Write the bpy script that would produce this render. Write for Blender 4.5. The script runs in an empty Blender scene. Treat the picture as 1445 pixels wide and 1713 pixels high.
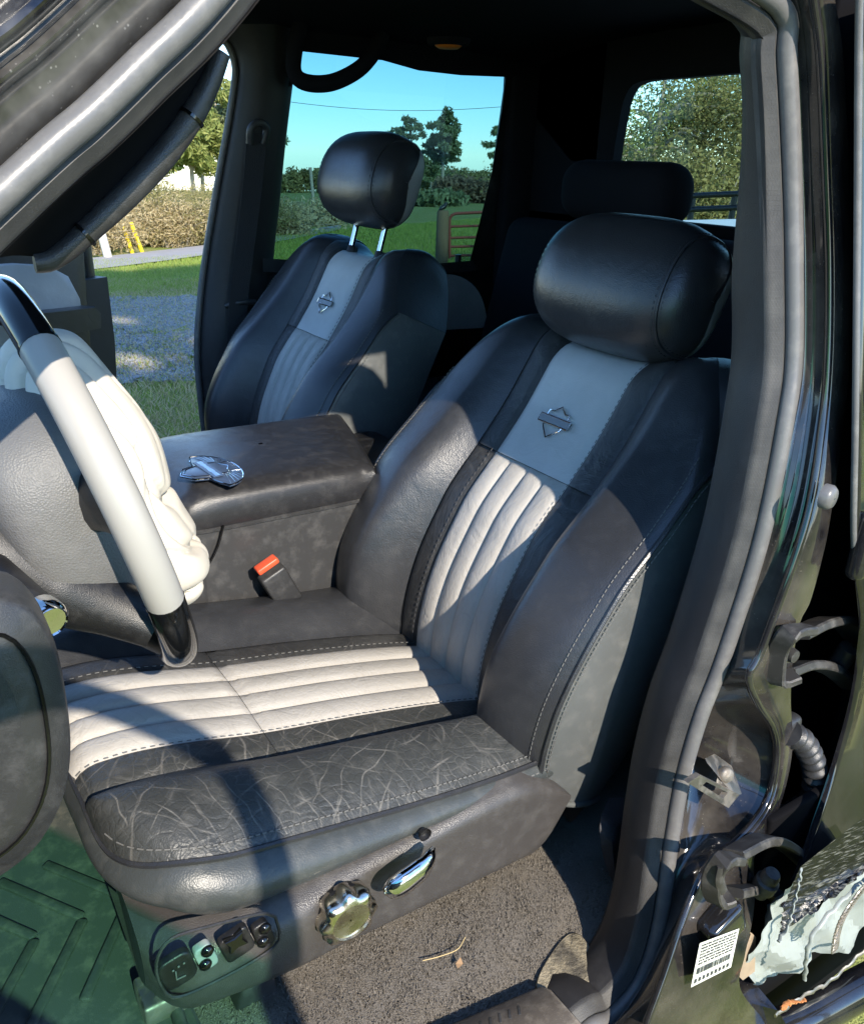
import bpy, math, random
import numpy as np
from mathutils import Vector, Matrix
random.seed(7); rng = np.random.default_rng(7)
PI = math.pi
SC = bpy.context.scene
COL = SC.collection

# ------------------------------------------------------------------ camera
CF, CP, CYAW, CROLL = 1400.19, 0.4035168, 0.5869567, 0.0303394
CAM = np.array([-0.78023, -0.85804, 0.34626])
PW, PH = 1445.0, 1713.0
_Fh = np.array([math.sin(CYAW), math.cos(CYAW), 0]); _R = np.array([math.cos(CYAW), -math.sin(CYAW), 0])
_F = _Fh*math.cos(CP) + np.array([0, 0, -math.sin(CP)]); _U = np.cross(_R, _F)
CR = _R*math.cos(CROLL) + _U*math.sin(CROLL); CU = _U*math.cos(CROLL) - _R*math.sin(CROLL)
cd = bpy.data.cameras.new('camera'); cam = bpy.data.objects.new('camera', cd); COL.objects.link(cam)
cd.sensor_fit = 'VERTICAL'; cd.sensor_height = 24.0; cd.lens = CF/PH*24.0
cd.clip_start = 0.02; cd.clip_end = 3000
M = Matrix.Identity(4)
for i in range(3):
    M[i][0] = CR[i]; M[i][1] = CU[i]; M[i][2] = -_F[i]; M[i][3] = CAM[i]
cam.matrix_world = M
SC.camera = cam

# ------------------------------------------------------------------ sky and sun
LDIR = np.array([0.07, 1.0, -0.66]); LDIR = LDIR/np.linalg.norm(LDIR)      # the way the sunlight travels
SUN_EL = math.asin(-LDIR[2]); SUN_AZ = math.atan2(-LDIR[0], -LDIR[1])
world = bpy.data.worlds.new('World'); SC.world = world; world.use_nodes = True
wn = world.node_tree.nodes; wl = world.node_tree.links
for n in list(wn): wn.remove(n)
sky = wn.new('ShaderNodeTexSky'); sky.sky_type = 'NISHITA'; sky.sun_disc = False
sky.sun_elevation = SUN_EL; sky.sun_rotation = SUN_AZ
sky.air_density = 1.0; sky.dust_density = 0.0; sky.ozone_density = 6.0; sky.altitude = 600
bg = wn.new('ShaderNodeBackground'); bg.inputs['Strength'].default_value = 0.15
wo = wn.new('ShaderNodeOutputWorld'); wl.new(sky.outputs[0], bg.inputs[0]); wl.new(bg.outputs[0], wo.inputs[0])
sd = bpy.data.lights.new('sun', 'SUN'); sd.energy = 2.65; sd.angle = math.radians(0.55); sd.color = (1.0, 0.91, 0.78)
sun = bpy.data.objects.new('sun', sd); COL.objects.link(sun)
sun.rotation_euler = Vector(LDIR).to_track_quat('-Z', 'Y').to_euler()
SC.view_settings.view_transform = 'Standard'; SC.view_settings.look = 'None'
SC.view_settings.exposure = 1.68; SC.view_settings.gamma = 1.0
SC.view_settings.use_curve_mapping = False
SC.cycles.max_bounces = 8; SC.cycles.transparent_max_bounces = 16
SC.cycles.sample_clamp_indirect = 4.0; SC.cycles.caustics_reflective = False; SC.cycles.caustics_refractive = False

# ------------------------------------------------------------------ small geometry helpers
def at(ax, val, px, py):
    """where the sight line through a photograph pixel meets the plane axis = val"""
    r = _F*CF + CR*(px-PW/2) - CU*(py-PH/2)
    return CAM + r*((val-CAM[ax])/r[ax])
def on_plane(p0, n, px, py):
    r = _F*CF + CR*(px-PW/2) - CU*(py-PH/2); n = np.array(n, float)
    return CAM + r*(((np.array(p0)-CAM) @ n)/(r @ n))
def cur(xs, ys):
    xs = np.array(xs, float); ys = np.array(ys, float)
    d = np.diff(ys)/np.diff(xs); m = np.zeros_like(ys)
    m[1:-1] = np.where(d[:-1]*d[1:] > 0, (d[:-1]+d[1:])/2, 0); m[0] = d[0]; m[-1] = d[-1]
    def f(x):
        x = np.clip(np.asarray(x, float), xs[0], xs[-1])
        i = np.clip(np.searchsorted(xs, x)-1, 0, len(xs)-2)
        h = xs[i+1]-xs[i]; t = (x-xs[i])/h
        return ((2*t**3-3*t**2+1)*ys[i] + (t**3-2*t**2+t)*h*m[i] + (-2*t**3+3*t**2)*ys[i+1] + (t**3-t**2)*h*m[i+1])
    return f
def smooth_path(pts, n=60, closed=False):
    P = np.array(pts, float)
    if closed: P = np.vstack([P[-1], P, P[0], P[1]])
    else: P = np.vstack([2*P[0]-P[1], P, 2*P[-1]-P[-2]])
    k = len(P)-3; out = []
    L = np.array([np.linalg.norm(P[i+2]-P[i+1]) for i in range(k)]); cum = np.concatenate([[0], np.cumsum(L)])
    ts = np.linspace(0, cum[-1], n, endpoint=not closed)
    for s in ts:
        i = min(np.searchsorted(cum, s, 'right')-1, k-1); t = (s-cum[i])/max(L[i], 1e-9)
        a, b, c, d = P[i], P[i+1], P[i+2], P[i+3]
        out.append(0.5*((2*b)+(-a+c)*t+(2*a-5*b+4*c-d)*t*t+(-a+3*b-3*c+d)*t**3))
    return np.array(out)
def sstep(a, b, x):
    t = np.clip((np.asarray(x, float)-a)/(b-a), 0, 1); return t*t*(3-2*t)
def nrm(v): return v/max(np.linalg.norm(v), 1e-9)

class MB:
    def __init__(self): self.v = []; self.f = []; self.mi = []; self.n = 0
    def add(self, V, F, mi=0):
        V = np.asarray(V, float).reshape(-1, 3); self.v.append(V)
        for q in F: self.f.append(tuple(int(i)+self.n for i in q))
        self.mi += [mi]*len(F); self.n += len(V); return self
    def grid(self, P, cu=False, cv=False, flip=False, mi=0):
        P = np.asarray(P, float); nu, nv = P.shape[:2]; F = []
        for i in range(nu if cu else nu-1):
            for j in range(nv if cv else nv-1):
                a = i*nv+j; b = ((i+1) % nu)*nv+j; c = ((i+1) % nu)*nv+(j+1) % nv; d = i*nv+(j+1) % nv
                F.append((a, d, c, b) if flip else (a, b, c, d))
        return self.add(P.reshape(-1, 3), F, mi)
    def tube(self, path, r, seg=10, caps=True, flat=1.0, up=(0, 0, 1), closed=False):
        P = np.asarray(path, float); n = len(P); r = np.broadcast_to(np.asarray(r, float), (n,))
        T = np.gradient(P, axis=0) if not closed else (np.roll(P, -1, 0)-np.roll(P, 1, 0))
        rings = []; ref = np.array(up, float); a0 = None
        for i in range(n):
            t = nrm(T[i])
            if a0 is None:
                a = ref-t*(ref @ t)
                if np.linalg.norm(a) < 1e-3: a = np.array([1, 0, 0.])-t*t[0]
            else: a = a0-t*(a0 @ t)
            a = nrm(a); a0 = a; b = np.cross(t, a)
            ph = np.linspace(0, 2*PI, seg, endpoint=False)
            rings.append(P[i]+r[i]*(np.outer(np.cos(ph), a)+flat*np.outer(np.sin(ph), b)))
        G = np.array(rings); self.grid(G, cu=closed, cv=True)
        if caps and not closed:
            b = self.n-n*seg
            self.f.append(tuple(b+k for k in range(seg))[::1]); self.f.append(tuple(b+(n-1)*seg+k for k in range(seg))[::-1]); self.mi += [0, 0]
        return self
    def ribbon(self, path, wdir, w, t):
        P = np.asarray(path, float); T = np.gradient(P, axis=0); n = len(P); w = np.broadcast_to(np.asarray(w, float), (n,)); R = []
        for i in range(n):
            tt = nrm(T[i]); a = np.array(wdir, float); a = nrm(a-tt*(a @ tt)); b = np.cross(tt, a); h, k = w[i]/2, t/2; c = min(h, k)*.35
            R.append([P[i]+a*x+b*y for x, y in ((h, k-c), (h-c, k), (-h+c, k), (-h, k-c), (-h, -k+c), (-h+c, -k), (h-c, -k), (h, -k+c))])
        b0 = self.n; self.grid(np.array(R), cv=True); self.f.append(tuple(b0+i for i in range(8))); self.f.append(tuple(b0+(n-1)*8+i for i in range(7, -1, -1))); self.mi += [0, 0]; return self
    def rbox(self, c, s, r=0.005, n=3, rot=None):
        c = np.array(c, float); h = np.array(s, float)/2; r = min(r, h.min()*0.98)
        k = [-1]+[-1+(1-math.cos(PI/2*i/n))*0 for i in ()]
        def axis(hh):
            a = [-(hh-r)-r*math.cos(PI/2*i/n) for i in range(n)]
            return np.array(a+[-(hh-r), (hh-r)]+[-x for x in a[::-1]])
        V = []; 
        for ax in range(3):
            for sg in (-1, 1):
                o = [i for i in range(3) if i != ax]; A = axis(h[o[0]]); B = axis(h[o[1]])
                G = np.zeros((len(A), len(B), 3)); G[..., o[0]] = A[:, None]; G[..., o[1]] = B[None, :]; G[..., ax] = sg*h[ax]
                inn = np.clip(G, -(h-r), h-r); d = G-inn; L = np.linalg.norm(d, axis=2, keepdims=True)
                G = inn+d/np.maximum(L, 1e-9)*r
                if rot is not None: G = G @ np.array(rot).T
                self.grid(G+c, flip=((sg > 0) == (ax == 1)))
        return self
    def prism(self, poly, axis, lo, hi, bev=0.0):
        """polygon (2-D, the two axes other than `axis` in order) pushed from lo to hi, edges chamfered"""
        P = np.array(poly, float); n = len(P); c = P.mean(0)
        d = np.array([nrm(P[(i+1) % n]-P[i-1]) for i in range(n)]); nn = np.stack([d[:, 1], -d[:, 0]], 1)
        area = 0.5*np.sum(P[:, 0]*np.roll(P[:, 1], -1)-np.roll(P[:, 0], -1)*P[:, 1])
        if area < 0: nn = -nn
        lay = [(P-nn*bev, lo), (P, lo+bev), (P, hi-bev), (P-nn*bev, hi)] if bev > 0 else [(P, lo), (P, hi)]
        o = [i for i in range(3) if i != axis]; V = []
        for Q, z in lay:
            A = np.zeros((n, 3)); A[:, o[0]] = Q[:, 0]; A[:, o[1]] = Q[:, 1]; A[:, axis] = z; V.append(A)
        b = self.n; self.grid(np.array(V), cv=True)
        m = len(lay)
        self.f.append(tuple(b+i for i in range(n))); self.f.append(tuple(b+(m-1)*n+i for i in range(n-1, -1, -1))); self.mi += [0, 0]
        return self
    def lathe(self, prof, c, axis, seg=20):
        ax = nrm(np.array(axis, float)); a = np.array([0, 0, 1.0]) if abs(ax[2]) < .9 else np.array([1.0, 0, 0])
        a = nrm(a-ax*(a @ ax)); b = np.cross(ax, a); ph = np.linspace(0, 2*PI, seg, endpoint=False)
        G = np.array([np.array(c)+ax*h+r*(np.outer(np.cos(ph), a)+np.outer(np.sin(ph), b)) for r, h in prof])
        self.grid(G, cv=True); return self
    def build(self, name, mats, parent=None, smooth=True, fixn=False, **kw):
        if not isinstance(mats, (list, tuple)): mats = [mats]
        V = np.vstack(self.v); base = np.zeros(3)
        if parent is not None: base = np.array(WPOS.get(parent.name, (0, 0, 0)))
        elif 'base' in kw: base = np.array(kw.pop('base'), float)
        else: base = np.array([V[:, 0].mean(), V[:, 1].mean(), V[:, 2].min()])
        kw.pop('base', None)
        me = bpy.data.meshes.new(name); me.from_pydata((V-base).tolist(), [], self.f)
        for m in mats: me.materials.append(m)
        if len(mats) > 1: me.polygons.foreach_set('material_index', self.mi)
        if fixn:
            import bmesh
            bm = bmesh.new(); bm.from_mesh(me); bmesh.ops.remove_doubles(bm, verts=bm.verts, dist=1e-5)
            bmesh.ops.recalc_face_normals(bm, faces=bm.faces); bm.to_mesh(me); bm.free()
        if smooth:
            me.shade_smooth()
            try: me.set_sharp_from_angle(angle=math.radians(smooth if smooth is not True else 50))
            except Exception: pass
        me.update()
        o = bpy.data.objects.new(name, me); COL.objects.link(o)
        if parent is not None:
            o.parent = parent; WPOS[o.name] = WPOS.get(parent.name, (0, 0, 0))
        else: o.location = base; WPOS[o.name] = tuple(base)
        props(o, **kw); return o
WPOS = {}
def props(o, label=None, cat=None, group=None, kind=None):
    if label: o['label'] = label
    if cat: o['category'] = cat
    if group: o['group'] = group
    if kind: o['kind'] = kind
def thing(name, loc, label, cat, group=None):
    o = bpy.data.objects.new(name, None); COL.objects.link(o); o.location = loc; o.empty_display_size = .1
    WPOS[o.name] = tuple(loc); props(o, label, cat, group); return o

# ------------------------------------------------------------------ materials
class NT:
    def __init__(s, name):
        s.m = bpy.data.materials.new(name); s.m.use_nodes = True; s.t = s.m.node_tree; s.n = s.t.nodes; s.l = s.t.links
        s.b = s.n['Principled BSDF']; s.o = s.n['Material Output']; s.tc = s.n.new('ShaderNodeTexCoord')
    def put(s, a, sock):
        if hasattr(a, 'is_linked'): s.l.new(a, sock)
        else: sock.default_value = a
    def noise(s, scale, detail=3, rough=.55, vec=None, dist=0.0):
        n = s.n.new('ShaderNodeTexNoise'); n.inputs['Scale'].default_value = scale; n.inputs['Detail'].default_value = detail
        n.inputs['Roughness'].default_value = rough; n.inputs['Distortion'].default_value = dist
        s.l.new(vec or s.tc.outputs['Object'], n.inputs['Vector']); return n.outputs['Fac']
    def voro(s, scale, feature='F1', vec=None, out='Distance', rand=1.0):
        n = s.n.new('ShaderNodeTexVoronoi'); n.feature = feature; n.inputs['Scale'].default_value = scale; n.inputs['Randomness'].default_value = rand
        s.l.new(vec or s.tc.outputs['Object'], n.inputs['Vector']); return n.outputs[out]
    def scale(s, xyz, rot=(0, 0, 0), src='Object'):
        n = s.n.new('ShaderNodeMapping'); n.inputs['Scale'].default_value = xyz; n.inputs['Rotation'].default_value = rot
        s.l.new(s.tc.outputs[src], n.inputs['Vector']); return n.outputs[0]
    def warp(s, amt, scale, vec=None):
        n = s.n.new('ShaderNodeTexNoise'); n.inputs['Scale'].default_value = scale; n.inputs['Detail'].default_value = 2
        s.l.new(vec or s.tc.outputs['Object'], n.inputs['Vector'])
        a = s.n.new('ShaderNodeVectorMath'); a.operation = 'MULTIPLY_ADD'; s.l.new(n.outputs['Color'], a.inputs[0])
        a.inputs[1].default_value = (amt,)*3; s.l.new(vec or s.tc.outputs['Object'], a.inputs[2]); return a.outputs[0]
    def ramp(s, fac, stops, interp='LINEAR'):
        n = s.n.new('ShaderNodeValToRGB'); n.color_ramp.interpolation = interp
        e = n.color_ramp.elements
        while len(e) < len(stops): e.new(0.5)
        for k, (p, c) in zip(e, stops):
            k.position = p; k.color = (c, c, c, 1) if not isinstance(c, (tuple, list)) else (*c[:3], 1)
        s.l.new(fac, n.inputs[0]); return n.outputs[0]
    def math(s, op, a, b=0.0, clamp=False):
        n = s.n.new('ShaderNodeMath'); n.operation = op; n.use_clamp = clamp; s.put(a, n.inputs[0]); s.put(b, n.inputs[1]); return n.outputs[0]
    def mix(s, f, a, b, mode='MIX'):
        n = s.n.new('ShaderNodeMix'); n.data_type = 'RGBA'; n.blend_type = mode; s.put(f, n.inputs[0])
        for v, k in ((a, n.inputs[6]), (b, n.inputs[7])):
            s.put((*v[:3], 1) if isinstance(v, (tuple, list)) else v, k)
        return n.outputs[2]
    def sep(s, src='Object'):
        n = s.n.new('ShaderNodeSeparateXYZ'); s.l.new(s.tc.outputs[src] if isinstance(src, str) else src, n.inputs[0]); return n.outputs
    def bump(s, h, strength=.3, dist=.002, prev=None):
        n = s.n.new('ShaderNodeBump'); n.inputs['Strength'].default_value = strength; n.inputs['Distance'].default_value = dist
        s.l.new(h, n.inputs['Height'])
        if prev is not None: s.l.new(prev, n.inputs['Normal'])
        return n.outputs[0]
    def fin(s, color=None, rough=None, metal=0.0, normal=None, coat=0.0, spec=0.5, sheen=0.0, coat_rough=.05):
        b = s.b.inputs
        if color is not None: s.put((*color[:3], 1) if isinstance(color, (tuple, list)) else color, b['Base Color'])
        if rough is not None: s.put(rough, b['Roughness'])
        b['Metallic'].default_value = metal; b['Specular IOR Level'].default_value = spec
        b['Coat Weight'].default_value = coat; b['Coat Roughness'].default_value = coat_rough; b['Sheen Weight'].default_value = sheen
        if normal is not None: s.l.new(normal, b['Normal'])
        return s.m

def leather(name, col, rough=.42, crease=0.0, grain=.25, worn=(.30, .28, .25), wrinkle=.25, spec=.5, dust=.12):
    t = NT(name)
    g = t.voro(620.0); big = t.noise(9, 3); fine = t.noise(60, 4)
    c = t.mix(t.ramp(big, [(.35, 0), (.7, 1)]), col, tuple(min(1, k*1.22+.004) for k in col))
    c = t.mix(t.math('MULTIPLY', t.ramp(fine, [(.5, 0), (.8, 1)]), dust), c, (.32, .30, .27))
    nb = t.bump(g, grain, .0006)
    wv = t.warp(.05, 6); wr = t.noise(16, 4, .6, wv, 1.2)
    nb = t.bump(t.ramp(wr, [(.3, 0), (.5, 1), (.7, .4)]), wrinkle, .0025, nb)
    r = t.math('ADD', t.math('MULTIPLY', fine, .22), rough-.11)
    if crease > 0:
        def line(ang, scale, dist, wd, m0, off):
            mp = t.n.new('ShaderNodeMapping'); mp.inputs['Rotation'].default_value = (0, 0, ang); mp.inputs['Location'].default_value = (off, off*.7, off*.3)
            t.l.new(t.tc.outputs['Object'], mp.inputs[0]); w = t.n.new('ShaderNodeTexWave'); w.inputs['Scale'].default_value = scale
            w.inputs['Distortion'].default_value = dist; w.inputs['Detail'].default_value = 3; w.inputs['Detail Scale'].default_value = .45; w.inputs['Detail Roughness'].default_value = .62
            t.l.new(mp.outputs[0], w.inputs[0]); l = t.ramp(w.outputs['Fac'], [(1-wd*2.2, 0), (1-wd, .45), (1, 1)])
            return t.math('MULTIPLY', l, t.ramp(t.noise(m0, 3, .6, mp.outputs[0]), [(.50, 0), (.64, 1)]))
        k = line(.5, 6, 9, .0045, 9, 0)
        for arg in ((-.6, 7, 10, .0045, 10, 1.3), (1.25, 8, 9, .005, 12, 2.1), (.1, 6, 12, .0045, 11, 3.7), (-1.1, 9, 8, .006, 13, 5.2), (.85, 15, 8, .010, 12, 7.7), (-.25, 17, 8, .011, 14, 9.1)):
            k = t.math('MAXIMUM', k, line(*arg))
        fc = t.voro(75, 'DISTANCE_TO_EDGE', t.warp(.02, 30)); nb = t.bump(t.ramp(fc, [(0, 0), (.12, 1)]), .35*min(1, crease*2), .0012, nb)
        k = t.math('MAXIMUM', k, t.math('MULTIPLY', t.ramp(fc, [(0, .55), (.045, 0)]), t.ramp(t.noise(10, 3), [(.5, 0), (.68, 1)])))
        k = t.math('MULTIPLY', k, crease, True)
        k = t.math('MULTIPLY', k, t.math('ADD', t.noise(160, 2), .45), True)
        c = t.mix(k, c, worn); nb = t.bump(k, -.5, .002, nb); r = t.math('ADD', r, t.math('MULTIPLY', k, .3))
    return t.fin(c, r, 0, nb, spec=spec)
def plastic(name, col, rough=.45, grain=.3, gscale=450, dust=.25, dustcol=(.29, .28, .265), spec=.45):
    t = NT(name); d = t.ramp(t.noise(42, 6, .7), [(.48, 0), (.78, 1)])
    sp = t.ramp(t.voro(160), [(.0, 1), (.10, 0)])
    k = t.math('ADD', t.math('MULTIPLY', d, dust), t.math('MULTIPLY', sp, dust*.8), True)
    c = t.mix(k, col, dustcol)
    nb = t.bump(t.voro(gscale*2.1), grain, .0005)
    return t.fin(c, t.math('ADD', t.math('MULTIPLY', d, .2), rough), 0, nb, spec=spec)
def paint(name, col=(.006, .006, .008), dust=.5, dustcol=(.34, .28, .20), zdust=None, rough=.12):
    t = NT(name); n1 = t.noise(9, 5, .65); n2 = t.ramp(t.voro(260, out='Distance'), [(0, 1), (.22, 0)]); n3 = t.noise(90, 3, .6)
    d = t.math('MULTIPLY', t.ramp(n1, [(.38, 0), (.72, 1)]), dust)
    s2 = t.math('MULTIPLY', t.math('MULTIPLY', n2, t.ramp(n3, [(.48, 0), (.62, 1)])), min(1, dust*1.5))
    k = t.math('ADD', d, s2, True)
    if zdust:
        z = t.sep()[2]; zz = t.n.new('ShaderNodeMapRange'); zz.inputs[1].default_value = zdust[0]; zz.inputs[2].default_value = zdust[1]; zz.inputs[3].default_value = 0; zz.inputs[4].default_value = zdust[2]
        t.l.new(z, zz.inputs[0]); k = t.math('ADD', k, t.math('MULTIPLY', zz.outputs[0], t.ramp(n1, [(.25, .2), (.6, 1)])), True)
    c = t.mix(k, col, dustcol); r = t.math('ADD', t.math('MULTIPLY', k, .6), rough)
    return t.fin(c, r, 0, t.bump(n3, .04, .001), coat=.7, coat_rough=.04)
def metal(name, col=(.75, .75, .76), rough=.12, dirt=.15):
    t = NT(name); n = t.noise(45, 4, .6); k = t.math('MULTIPLY', t.ramp(n, [(.45, 0), (.75, 1)]), dirt)
    return t.fin(t.mix(k, col, (.25, .21, .16)), t.math('ADD', t.math('MULTIPLY', k, .9), rough), 1.0, t.bump(t.noise(220, 2), .04, .0005))
def simple(name, col, rough=.6, var=.15, scale=20, spec=.4, bump=.1, metal_=0.0):
    t = NT(name); n = t.noise(scale, 4)
    return t.fin(t.mix(n, tuple(k*(1-var) for k in col), tuple(min(1, k*(1+var)) for k in col)), rough, metal_, t.bump(n, bump, .002), spec=spec)
def glass(name, tint, refl=.08):
    t = NT(name); t.n.remove(t.b); tr = t.n.new('ShaderNodeBsdfTransparent'); tr.inputs[0].default_value = (*tint, 1)
    gl = t.n.new('ShaderNodeBsdfGlossy'); gl.inputs['Roughness'].default_value = .02
    lw = t.n.new('ShaderNodeLayerWeight'); lw.inputs[0].default_value = .5
    fr = t.math('ADD', t.math('MULTIPLY', t.math('POWER', lw.outputs['Facing'], 5.0), .8), .03)
    mx = t.n.new('ShaderNodeMixShader'); t.l.new(fr, mx.inputs[0]); t.l.new(tr.outputs[0], mx.inputs[1]); t.l.new(gl.outputs[0], mx.inputs[2])
    t.l.new(mx.outputs[0], t.o.inputs[0]); return t.m

BLK = (.024, .025, .028); BLKD = (.009, .0095, .011)
m_leather = leather('black_leather', BLK, .33, grain=.3, wrinkle=.08, dust=.03, spec=.6)
m_leather_worn = leather('creased_black_leather', (.036, .038, .037), .46, crease=.34, grain=.3, wrinkle=.35, dust=.1)
m_leather_band = leather('black_leather_strip', (.028, .0285, .029),   .45, crease=.10, wrinkle=.3, dust=.06)
m_leather_side = leather('black_vinyl_side', (.042, .047, .047), .38, grain=.25, wrinkle=.10, dust=.10)
m_light = leather('pale_grey_leather', (.37, .35, .32), .44, crease=.18, worn=(.22, .20, .17), grain=.25, wrinkle=.3, dust=.05)
m_light_lift = leather('pale_grey_leather_shade_lift', (.41, .41, .40), .45, grain=.25, wrinkle=.12, dust=.1)  # same leather as the flutes, colour raised to brighten panels lying in shade
m_dull_light = leather('grey_trim_leather', (.30, .31, .30), .5, grain=.2, dust=.1)
m_leather_sheen = leather('black_vinyl_wing_sheen', (.085, .090, .089), .36, grain=.2, wrinkle=.10, dust=.15, spec=.7)  # black vinyl with a paler base colour standing in for its sunlit sheen
m_thread = simple('grey_thread', (.12, .118, .112), .7)
m_thread_dark = simple('dark_thread', (.05, .05, .055), .6)
m_plastic = plastic('dark_grey_plastic', (.030, .030, .031), .38, dust=.14)
m_plastic_blk = plastic('black_plastic', (.010, .010, .011), .40, dust=.10)
m_valance = plastic('seat_valance_plastic', (.054, .050, .048), .33, grain=.45, gscale=380, dust=.12)
m_lid = plastic('console_lid_vinyl', (.021, .021, .023), .30, grain=.35, gscale=420, dust=.08)
m_console = plastic('console_side_plastic', (.042, .042, .043), .34, grain=.2, dust=.18)
m_hub = plastic('grey_grained_plastic', (.13, .13, .13), .5, grain=.8, gscale=260, dust=.18)
m_trim = plastic('pillar_trim_plastic', (.022, .021, .022), .5, dust=.06)
m_shade_black = simple('shade_black', (.004, .004, .005), .9, .1, 20, .1, 0)  # near-black colour that stands in for deep shade
m_gloss = simple('gloss_black', (.006, .006, .006), .10, .1, 8, .6, .0)
m_rim = simple('pale_grey_rim_leather', (.36, .34, .31), .33, .04, 30, .5, .03)
m_rubber = plastic('grey_rubber_seal', (.125, .122, .12), .34, grain=.1, gscale=200, dust=.3, dustcol=(.34, .32, .29))
m_paint = paint('black_car_paint', dust=.08, dustcol=(.36, .34, .31), rough=.09)
m_paint_pillar = paint('weathered_black_paint', dust=.42, dustcol=(.42, .40, .37), rough=.10)
m_paint_clean = paint('clean_black_paint', dust=.05, dustcol=(.36, .34, .31), rough=.07)
m_paint_dusty = paint('dusty_black_paint', dust=.17, dustcol=(.40, .35, .28), zdust=(-.08, -.40, .50))
m_headliner = simple('dark_headliner', (.012, .013, .017), .9, .2, 300, .1, .2)
m_chrome = metal('chrome', (.80, .80, .80), .07, .12)
m_chrome_dirty = metal('pitted_chrome', (.74, .68, .56), .17, .35)
m_hinge = plastic('dirty_black_hinge', (.035, .033, .031), .5, dust=.35, dustcol=(.30, .28, .25))
m_steel = metal('dirty_steel', (.36, .33, .29), .48, .6)
m_white = simple('white_airbag_cloth', (.68, .62, .52), .75, .05, 60, .2, .05)
m_red = simple('red_button', (.70, .09, .035), .4, .1, 40, .5, .05)
m_amber = simple('amber_lens', (.75, .22, .03), .3)
m_webbing = simple('seat_belt_webbing', (.025, .025, .028), .6, .3, 500, .3, .4)
# ------------------------------------------------------------------ seats
def edge(t, k=6): return 1-np.abs(2*np.clip(t, 0, 1)-1)**k
WI, WB = .080, .126
f_n0 = cur([-.50, -.44, -.36, -.27, -.17, -.07, 0, .08, .16], [-.05, -.034, .005, .027, .030, .012, .0, -.006, -.012])
f_hb = cur([-.50, -.42, -.33, -.25, -.11, 0, .10, .16], [.056, .074, .080, .070, .048, .032, .020, .012])
f_hw = cur([-.50, -.46, -.38, -.2, 0, .08, .13], [.240, .252, .266, .272, .268, .258, .248])
f_top = cur([0, .08, .12, .17, .21, .245, .275], [.128, .133, .150, .155, .135, .085, .01])
SEAM_S = -.073
def n_front(y, s, scale=1.0):
    ay = np.abs(y); hw = f_hw(s); n = f_n0(s)
    t = np.clip((ay-WB)/(hw-WB), 0, 1)
    sh = np.where(t < .38, np.sin(np.clip(t/.38, 0, 1)*PI/2)**1.2, 1-.40*((t-.38)/.62)**2)
    n = n+f_hb(s)*np.where(ay > WB, sh, 0)
    d = np.clip(f_top(ay)-s, 0, .055)
    n = n-(.055-np.sqrt(np.maximum(.055**2-(.055-d)**2, 0)))*.8
    return n

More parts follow.
